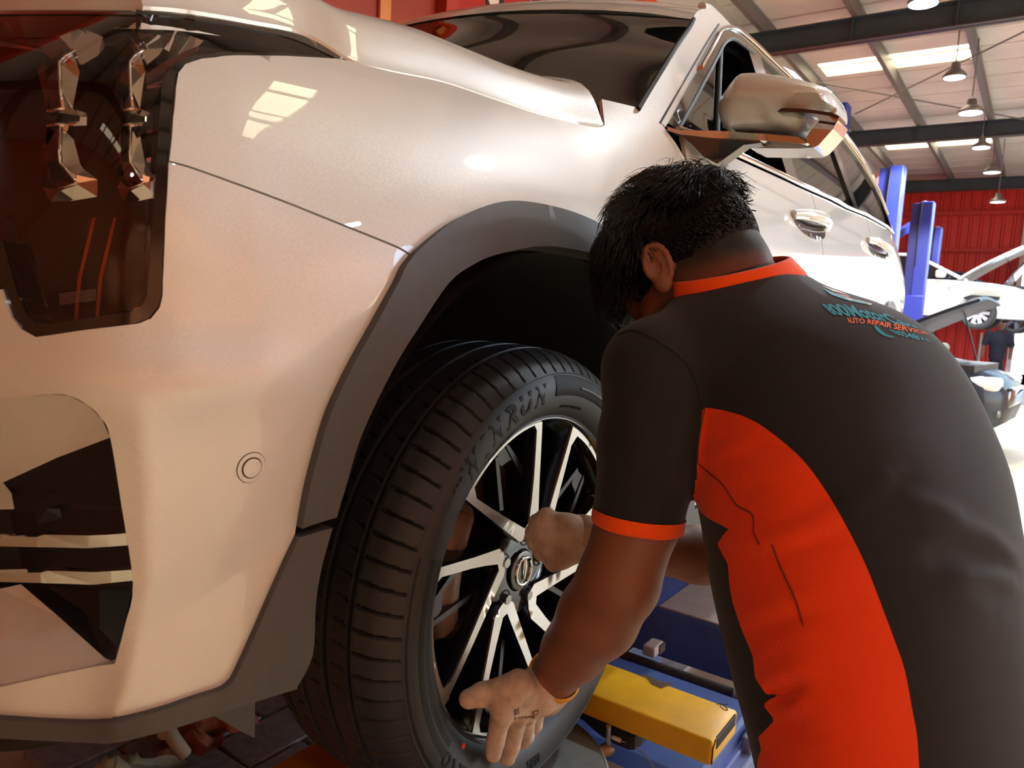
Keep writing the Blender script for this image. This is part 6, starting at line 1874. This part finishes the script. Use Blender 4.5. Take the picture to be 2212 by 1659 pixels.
# ================================================================== background: post lifts, cars, people
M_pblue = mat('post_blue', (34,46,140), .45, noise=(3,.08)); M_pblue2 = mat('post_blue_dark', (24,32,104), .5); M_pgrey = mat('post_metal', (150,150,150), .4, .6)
def post_lift(px_top, D, wpx, label, lean=0):
    c = at(px_top[0], px_top[1], D=D); h = c[2]; w = wpx*D/FPX*.95
    e = empty('lift_post', (c[0],c[1],0), label, 'lift post', 'blue two-post lift columns')
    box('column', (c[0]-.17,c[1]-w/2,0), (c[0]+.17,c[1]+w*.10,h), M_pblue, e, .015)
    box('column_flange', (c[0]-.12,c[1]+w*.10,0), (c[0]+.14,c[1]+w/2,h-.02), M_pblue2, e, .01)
    box('base_plate', (c[0]-.35,c[1]-w/2-.1,0), (c[0]+.35,c[1]+w/2+.1,.03), M_pblue, e, .005)
    box('carriage', (c[0]-.20,c[1]-w/2-.02,1.55), (c[0]-.10,c[1]+w/2+.02,2.05), M_pblue, e, .02)
    lathe('pulley', [(0,h-.02),(.05,h-.02),(.05,h+.03),(0,h+.03)], 14, M_pgrey, e, (0,0,1), (c[0],c[1],0))
    tube('safety_cable', [(c[0]-.18,c[1],h-.02),(c[0]-.185,c[1]+.02,h-.5),(c[0]-.18,c[1]+.01,h-1.2)], .012, M_blkm, e, 6)
    box('sticker', (c[0]-.174,c[1]-w*.36,.78), (c[0]-.170,c[1]-.02,.96), mat('sticker_white', (205,210,225), .5), e)
    return c, w
p1 = post_lift((1930,362), 12.0, 50, 'nearer tall blue lift post right of the suv roof')
p2 = post_lift((1996,438), 14.0, 44, 'blue lift post standing in front of the raised white sedan')
p3 = post_lift((2024,492), 17.0, 22, 'farthest blue lift post partly hidden by the middle one')
p4 = post_lift((1824,226), 12.0, 22, 'blue post top showing above the outer end of the door mirror')
ov = empty('overhead_beam', (p1[0][0],p1[0][1],p1[0][2]-.3), 'blue overhead beam joining two lift posts', 'beam')
bmz = bmesh.new(); 
a, b = np.array(p2[0])+[0,0,-.25], np.array(p1[0])+[.0,.6,-.8]
tube('beam_tube', [at(1972,486,D=14.6), at(1900,530,D=14.4)], .09, M_pblue, ov, 4)
ob = empty('overhead_beam', tuple(at(1860,395,D=13.0)), 'pinkish grey slanting beam behind the suv roof left of the blue posts', 'beam')
tube('beam_tube', [at(1912,372,D=13.2), at(1862,410,D=13.0)], .10, mat('beam_rose', (170,130,130), .5), ob, 4)

# ---- a simple but complete car from side profiles (x forward, y across, z up), built at real size
def car(name, label, loc, heading, paint, zoff, hood_open=0.0, rim_spokes=10, wheels=True, dark_glass=None, scale=1.0):
    e = empty(name, loc, label, 'car')
    M = Matrix.Translation(Vector(loc)) @ Matrix.Rotation(heading, 4, 'Z') @ Matrix.Scale(scale, 4)
    def L(nm, me, m_, par=e):
        me.transform(M); return link(nm, me, m_, par)
    # body: stations along x with half-width sections
    xs_ = np.array([-2.35,-2.25,-1.9,-1.45,-1.0,-.4,.2,.8,1.25,1.6,1.95,2.2,2.33,2.38])
    zb_ = np.array([.45,.30,.24,.22,.2,.2,.2,.2,.2,.2,.19,.2,.24,.40])
    zs_ = np.array([.80,.92,.97,.98,.97,.96,.95,.94,.90,.87,.82,.74,.66,.58])+.0
    hw_ = np.array([.70,.78,.85,.88,.90,.90,.90,.90,.90,.89,.86,.80,.70,.58])
    n = len(xs_); V = []
    sec = [(-1.0,0.0),(-1.0,.25),(-1.02,.55),(-1.0,.80),(-.93,.95),(-.80,1.0),(0,1.03),(.80,1.0),(.93,.95),(1.0,.80),(1.02,.55),(1.0,.25),(1.0,0.0),(0,-.02)]
    for i in range(n):
        for sy_, sz_ in sec: V.append((xs_[i], sy_*hw_[i], zb_[i]+(zs_[i]-zb_[i])*sz_+zoff))
    k = len(sec)
    F = [(i*k+j, i*k+(j+1)%k, (i+1)*k+(j+1)%k, (i+1)*k+j) for i in range(n-1) for j in range(k)]
    F += [tuple(range(k))[::-1], tuple((n-1)*k+j for j in range(k))]
    me = mesh_np('body_shell', V, F, True); bmx = bmesh.new(); bmx.from_mesh(me)
    # cut the wheel arches out of the side by pushing the low side faces in
    for v in bmx.verts:
        for cx in (1.40,-1.32):
            if (v.co.x-cx)**2+(v.co.z-zoff-.32)**2 < .39**2 and abs(v.co.y) > .5: v.co.y *= .70
    bmesh.ops.recalc_face_normals(bmx, faces=bmx.faces); bmx.to_mesh(me); bmx.free(); me.set_sharp_from_angle(angle=R(40)); L('body_shell', me, paint)
    # greenhouse
    gx = [(-1.95,.95),(-1.35,1.36),(-.5,1.46),(.15,1.42),(1.05,.95)]
    V = []; 
    for x, z in gx: V += [(x, -.80+.20*max(0,z-.95)/.5, z+zoff), (x, .80-.20*max(0,z-.95)/.5, z+zoff)]
    base = [(-1.95,-.8,.93+zoff),(-1.95,.8,.93+zoff),(1.05,-.8,.93+zoff),(1.05,.8,.93+zoff)]
    F = [(2*i, 2*i+1, 2*i+3, 2*i+2) for i in range(4)]
    me = mesh_np('roof', V, [F[1], F[2]], True); L('roof', me, paint)
    me = mesh_np('window_glass', V, [F[0], F[3], (0,2,4,6,8), (1,9,7,5,3)], False); L('window_glass', me, dark_glass or M_blk)
    for s in (0,1):
        bmz = bmesh.new(); bm_tube(bmz, [V[2*i+s] for i in range(5)], .035, 6)
        x1 = -.35; bm_tube(bmz, [(x1, (-.8 if s == 0 else .8), .95+zoff), (x1, (-.61 if s == 0 else .61), 1.43+zoff)], .03, 6)
        L('pillar', from_bm('pillar', bmz, True), paint)
    # door seams, handles, lamps, mirrors, bumper grille
    for s in (-1,1):
        for x in (.85,-.38,-1.25):
            bmz = bmesh.new(); bm_tube(bmz, [(x, s*.915, .30+zoff),(x+.03, s*.915, .92+zoff)], .006, 4); L('shut_line', from_bm('shut_line', bmz), M_blkm)
        for x in (-.05,-1.05):
            bmz = bmesh.new(); bm_tube(bmz, [(x, s*.925, .80+zoff),(x-.2, s*.925, .81+zoff)], .018, 6); L('door_handle', from_bm('door_handle', bmz, True), M_chr)
        bmz = bmesh.new(); bm_box(bmz, (.62, min(s*.92,s*1.1), .95+zoff), (.80, max(s*.92,s*1.1), 1.10+zoff), .04, 2); L('side_mirror', from_bm('side_mirror', bmz, True), paint)
        bmz = bmesh.new(); bm_box(bmz, (2.02, min(s*.50,s*.80), .60+zoff), (2.34, max(s*.50,s*.80), .74+zoff), .05, 2); L('headlamp', from_bm('headlamp', bmz, True), mat('far_lamp', (225,225,220), .1, .3, coat=1))
        bmz = bmesh.new(); bm_box(bmz, (2.22, min(s*.46,s*.72), .33+zoff), (2.36, max(s*.46,s*.72), .43+zoff), .03, 2); L('fog_lamp', from_bm('fog_lamp', bmz, True), mat('far_fog', (60,60,64), .2))
    bmz = bmesh.new(); bm_box(bmz, (2.30,-.45,.42+zoff), (2.40,.45,.62+zoff), .03, 2); L('grille', from_bm('grille', bmz, True), M_blk)
    bmz = bmesh.new(); bm_box(bmz, (1.0,-.72,.55+zoff), (2.1,.72,.84+zoff)); L('engine_bay', from_bm('engine_bay', bmz), M_blkm)
    # bonnet, hinged at the scuttle
    nx_, ny_ = 8, 9; V = []
    for i in range(nx_):
        for j in range(ny_):
            t, s = i/(nx_-1), j/(ny_-1)*2-1
            V.append((t*1.22, s*(.78-.16*t*t), .05*(1-s*s)-.10*t*t+.02))
    F = [(i*ny_+j, (i+1)*ny_+j, (i+1)*ny_+j+1, i*ny_+j+1) for i in range(nx_-1) for j in range(ny_-1)]
    me = mesh_np('bonnet', V, F, True); bmx = bmesh.new(); bmx.from_mesh(me); g = bmesh.ops.extrude_face_region(bmx, geom=bmx.faces[:])
    for v in g['geom']:
        if isinstance(v, bmesh.types.BMVert): v.co.z -= .035
    bmesh.ops.recalc_face_normals(bmx, faces=bmx.faces); bmx.to_mesh(me); bmx.free(); me.set_sharp_from_angle(angle=R(40))
    me.transform(Matrix.Translation((.98,0,.93+zoff)) @ Matrix.Rotation(-hood_open, 4, 'Y')); L('bonnet', me, paint)
    if hood_open > .1:
        bmz = bmesh.new(); bm_tube(bmz, [(1.9,.6,.85+zoff),(.98+.9*math.cos(hood_open),.55,.93+zoff+.9*math.sin(hood_open)-.05)], .01, 6); L('stay_rod', from_bm('stay_rod', bmz), M_blkm)
    if wheels:
        for cx in (1.40,-1.32):
            for s in (-1,1):
                wz = .32+zoff-(.04 if zoff > .2 else 0); y0 = s*.90
                w = bpy.data.objects.new('wheel', None); COL.objects.link(w); w.parent = e
                def wl(nm, prof, m_, nn=40):
                    V_, F_ = lathe_arrays([(r, y0-s*d_) for r, d_ in prof], nn, (0,1,0), (cx,0,wz)); me_ = tri_mesh(nm, V_, F_); b_ = bmesh.new(); b_.from_mesh(me_); bmesh.ops.recalc_face_normals(b_, faces=b_.faces); b_.to_mesh(me_); b_.free(); me_.set_sharp_from_angle(angle=R(35)); return L(nm, me_, m_, w)
                wl('tyre', [(.215,.01),(.235,0),(.29,.005),(.318,.03),(.322,.06),(.322,.19),(.30,.215),(.215,.2)], M_rub)
                wl('rim', [(0,.07),(.05,.07),(.19,.09),(.195,.02),(.215,.008),(.222,.02),(.222,.19)], M_rimblk)
                bmz = bmesh.new()
                for q in range(rim_spokes):
                    a_ = 2*math.pi*q/rim_spokes; u_ = Vector((math.cos(a_),0,math.sin(a_))); v_ = Vector((-math.sin(a_),0,math.cos(a_)))
                    c_ = Vector((cx,y0,wz)); wd0, wd1 = (.022,.034) if rim_spokes > 6 else (.03,.05)
                    P_ = [c_+u_*.03-v_*wd0+Vector((0,-s*.03,0)), c_+u_*.03+v_*wd0+Vector((0,-s*.03,0)), c_+u_*.208+v_*wd1+Vector((0,-s*.012,0)), c_+u_*.208-v_*wd1+Vector((0,-s*.012,0))]
                    vs = [bmz.verts.new(p_) for p_ in P_]+[bmz.verts.new(p_+Vector((0,-s*.025,0))) for p_ in P_]
                    bmz.faces.new(vs[:4]); bmz.faces.new(vs[4:][::-1])
                    for r_ in range(4): bmz.faces.new((vs[r_], vs[4+r_], vs[4+(r_+1)%4], vs[(r_+1)%4]))
                bmesh.ops.create_uvsphere(bmz, u_segments=12, v_segments=6, radius=.045, matrix=Matrix.Translation((cx,y0-s*.02,wz)))
                L('spokes', from_bm('spokes', bmz), mat('far_alloy', (185,188,190), .35, .8) if rim_spokes > 6 else mat('far_alloy_dark', (74,74,84), .35, .8), w)
    return e
M_fwhite = mat('far_white_paint', (226,228,220), .3, coat=.8); M_fblack = mat('far_black_paint', (9,11,19), .5, coat=.1, spec=.2); M_fnavy = mat('far_navy_paint', (40,44,70), .25, coat=.8)
# white sedan raised on the two-post lift, nose to the right
wc = at(2112,674,D=14.6); zo = wc[2]-.28
hd = R(-92)
def put(wheel_px, D, heading, cx=1.40, cy=-.90):
    c = at(*wheel_px, D=D); ch, sh = math.cos(heading), math.sin(heading)
    return c, (c[0]-(ch*cx-sh*cy), c[1]-(sh*cx+ch*cy), 0)
cW, locW = put((2111,676), 14.6, hd)
car('white_sedan', 'white sedan raised on the post lift with its bonnet open', locW, hd, M_fwhite, cW[2]-.28, R(38), 10)
cB, locB = put((2192,692), 18.0, hd)
car('dark_suv', 'dark navy car raised behind the white sedan with its bonnet up', locB, hd, M_fnavy, cB[2]-.28, R(62), 5, scale=1.0)
# black car standing on the floor, bonnet open
hd2 = R(-96)
cK, locK = put((1900,832), 9.0, hd2, 1.40, -.90)
car('black_car', 'glossy black car on the floor with its bonnet open and headlamps catching light', locK, hd2, M_fblack, 0.10, R(33), 10, scale=1.12)
for e_, nm in ((locW,'w'),(locB,'b')):
    pass
# gas cylinder / extinguisher group by the red wall
cy = at(2105,800,D=20)
for k, (x_, lb) in enumerate(((2093,'yellowish gas cylinder left of the pale one by the red wall'),(2105,'pale gas cylinder standing by the red wall'))):
    c = at(x_, 760, D=21.0+.5*k); zt2 = at(x_, 722+4*(k==0), D=21.0)[2]
    g = empty('gas_cylinder', (c[0],c[1],0), lb, 'gas cylinder', 'gas cylinders by the red wall')
    lathe('vessel', [(0,.0),(.11,.0),(.115,.05),(.115,zt2-.28),(.09,zt2-.16),(.04,zt2-.10),(.03,zt2-.08)], 20, mat('cylinder_%d' % k, [(206,130,70),(196,178,180)][k], .4), g, (0,0,1), (c[0],c[1],0))
    lathe('valve', [(.03,zt2-.09),(.045,zt2-.05),(.02,zt2),(0,zt2)], 12, M_pgrey, g, (0,0,1), (c[0],c[1],0))
# ---- people far away
def figure(name, label, foot, H, heading, shirt, trouser, skin_c, pose):
    e = empty(name, tuple(foot), label, 'person')
    s_ = H/1.75; ch, sh = math.cos(heading), math.sin(heading)
    T = lambda f, l, u: np.array([foot[0]+s_*(f*ch-l*sh), foot[1]+s_*(f*sh+l*ch), foot[2]+s_*u])
    if pose == 'stand':
        hip, ches, nk, hd_ = T(0,0,.92), T(0,0,1.25), T(.01,0,1.46), T(.02,0,1.62)
        sh_l, sh_r = T(0,.19,1.40), T(0,-.19,1.40); el_l, el_r = T(.0,.27,1.12), T(.02,-.28,1.13); ha_l, ha_r = T(.08,.24,.88), T(.05,-.30,.88)
        kn = [T(.02,.10,.50), T(.02,-.10,.50)]; ft = [T(0,.11,.06), T(0,-.11,.06)]
    else:
        hip, ches, nk, hd_ = T(0,0,.78), T(.18,0,1.06), T(.30,0,1.24), T(.40,0,1.34)
        sh_l, sh_r = T(.26,.19,1.18), T(.26,-.19,1.18); el_l, el_r = T(.40,.24,.92), T(.40,-.24,.92); ha_l, ha_r = T(.58,.15,.85), T(.58,-.15,.85)
        kn = [T(.16,.12,.45), T(.16,-.12,.45)]; ft = [T(0,.12,.06), T(0,-.12,.06)]
    def base(P, g=0):
        d = sd_chain(P, [hip, (hip+ches)/2, ches, nk], [.15*s_,.145*s_,.155*s_,.06*s_], .05)
        return d
    def arms(P): return np.minimum(sd_chain(P, [sh_l,el_l,ha_l], [.06*s_,.045*s_,.035*s_], .02), sd_chain(P, [sh_r,el_r,ha_r], [.06*s_,.045*s_,.035*s_], .02))
    def legs(P): return smin(sd_chain(P, [hip+(kn[0]-hip)*.15,kn[0],ft[0]], [.10*s_,.07*s_,.05*s_], .03), sd_chain(P, [hip+(kn[1]-hip)*.15,kn[1],ft[1]], [.10*s_,.07*s_,.05*s_], .03), .03)
    def whole(P):
        d = smin(base(P), arms(P), .04); d = smin(d, sd_cone(P, nk, hd_, .055*s_, .06*s_), .02)
        d = smin(d, sd_ell(P, hd_, np.stack([[ch,sh,0],[-sh,ch,0],[0,0,1]]), (.10*s_,.08*s_,.12*s_)), .02)
        d = smin(d, sd_ell(P, hd_+np.array([ch,sh,0])*.10*s_-np.array([0,0,.01]), np.eye(3), (.015,.015,.02)), .01)
        return smin(d, legs(P), .03)
    lo, hi = np.array(foot)-[.75,.75,.03], np.array(foot)+[.75,.75,1.85]
    V, Q = sdf_mesh(whole, lo, hi, .022, 1); link('body', tri_mesh('body', V, quads2tris(Q)), skin_c, e)
    def top(P):
        up = np.minimum(sd_chain(P, [sh_l, sh_l+(el_l-sh_l)*.8], [.07*s_,.06*s_], .02), sd_chain(P, [sh_r, sh_r+(el_r-sh_r)*.8], [.07*s_,.06*s_], .02))
        return smin(base(P), up, .04)-.012
    V, Q = sdf_mesh(top, lo, hi, .022, 1); link('shirt', tri_mesh('shirt', V, quads2tris(Q)), shirt, e)
    V, Q = sdf_mesh(lambda P: legs(P)-.012, lo, hi, .022, 1); link('trousers', tri_mesh('trousers', V, quads2tris(Q)), trouser, e)
    V, Q = sdf_mesh(lambda P: np.maximum(sd_ell(P, hd_, np.stack([[ch,sh,0],[-sh,ch,0],[0,0,1]]), (.11*s_,.09*s_,.13*s_)), -(P[:,2]-hd_[2]-.02*s_)+.3*((P-hd_)@np.array([ch,sh,0]))), lo, hi, .018, 1)
    link('hair', tri_mesh('hair', V, quads2tris(Q)), M_hair, e)
M_sk2 = mat('far_skin', (120,78,60), .6); M_tr2 = mat('far_trousers', (30,34,46), .9)
f1 = at(2160,712,D=16.5); figure('person', 'distant person in dark navy polo standing under the raised wheels', (f1[0],f1[1],0), 1.74, R(195), mat('far_navy_shirt', (34,42,60), .9), M_tr2, M_sk2, 'stand')
f2 = at(2036,770,D=12.0); figure('person', 'distant person in grey-green shirt bending over the black car', (f2[0],f2[1],0), 1.72, R(150), mat('far_olive_shirt', (92,92,82), .9), M_tr2, M_sk2, 'bend')
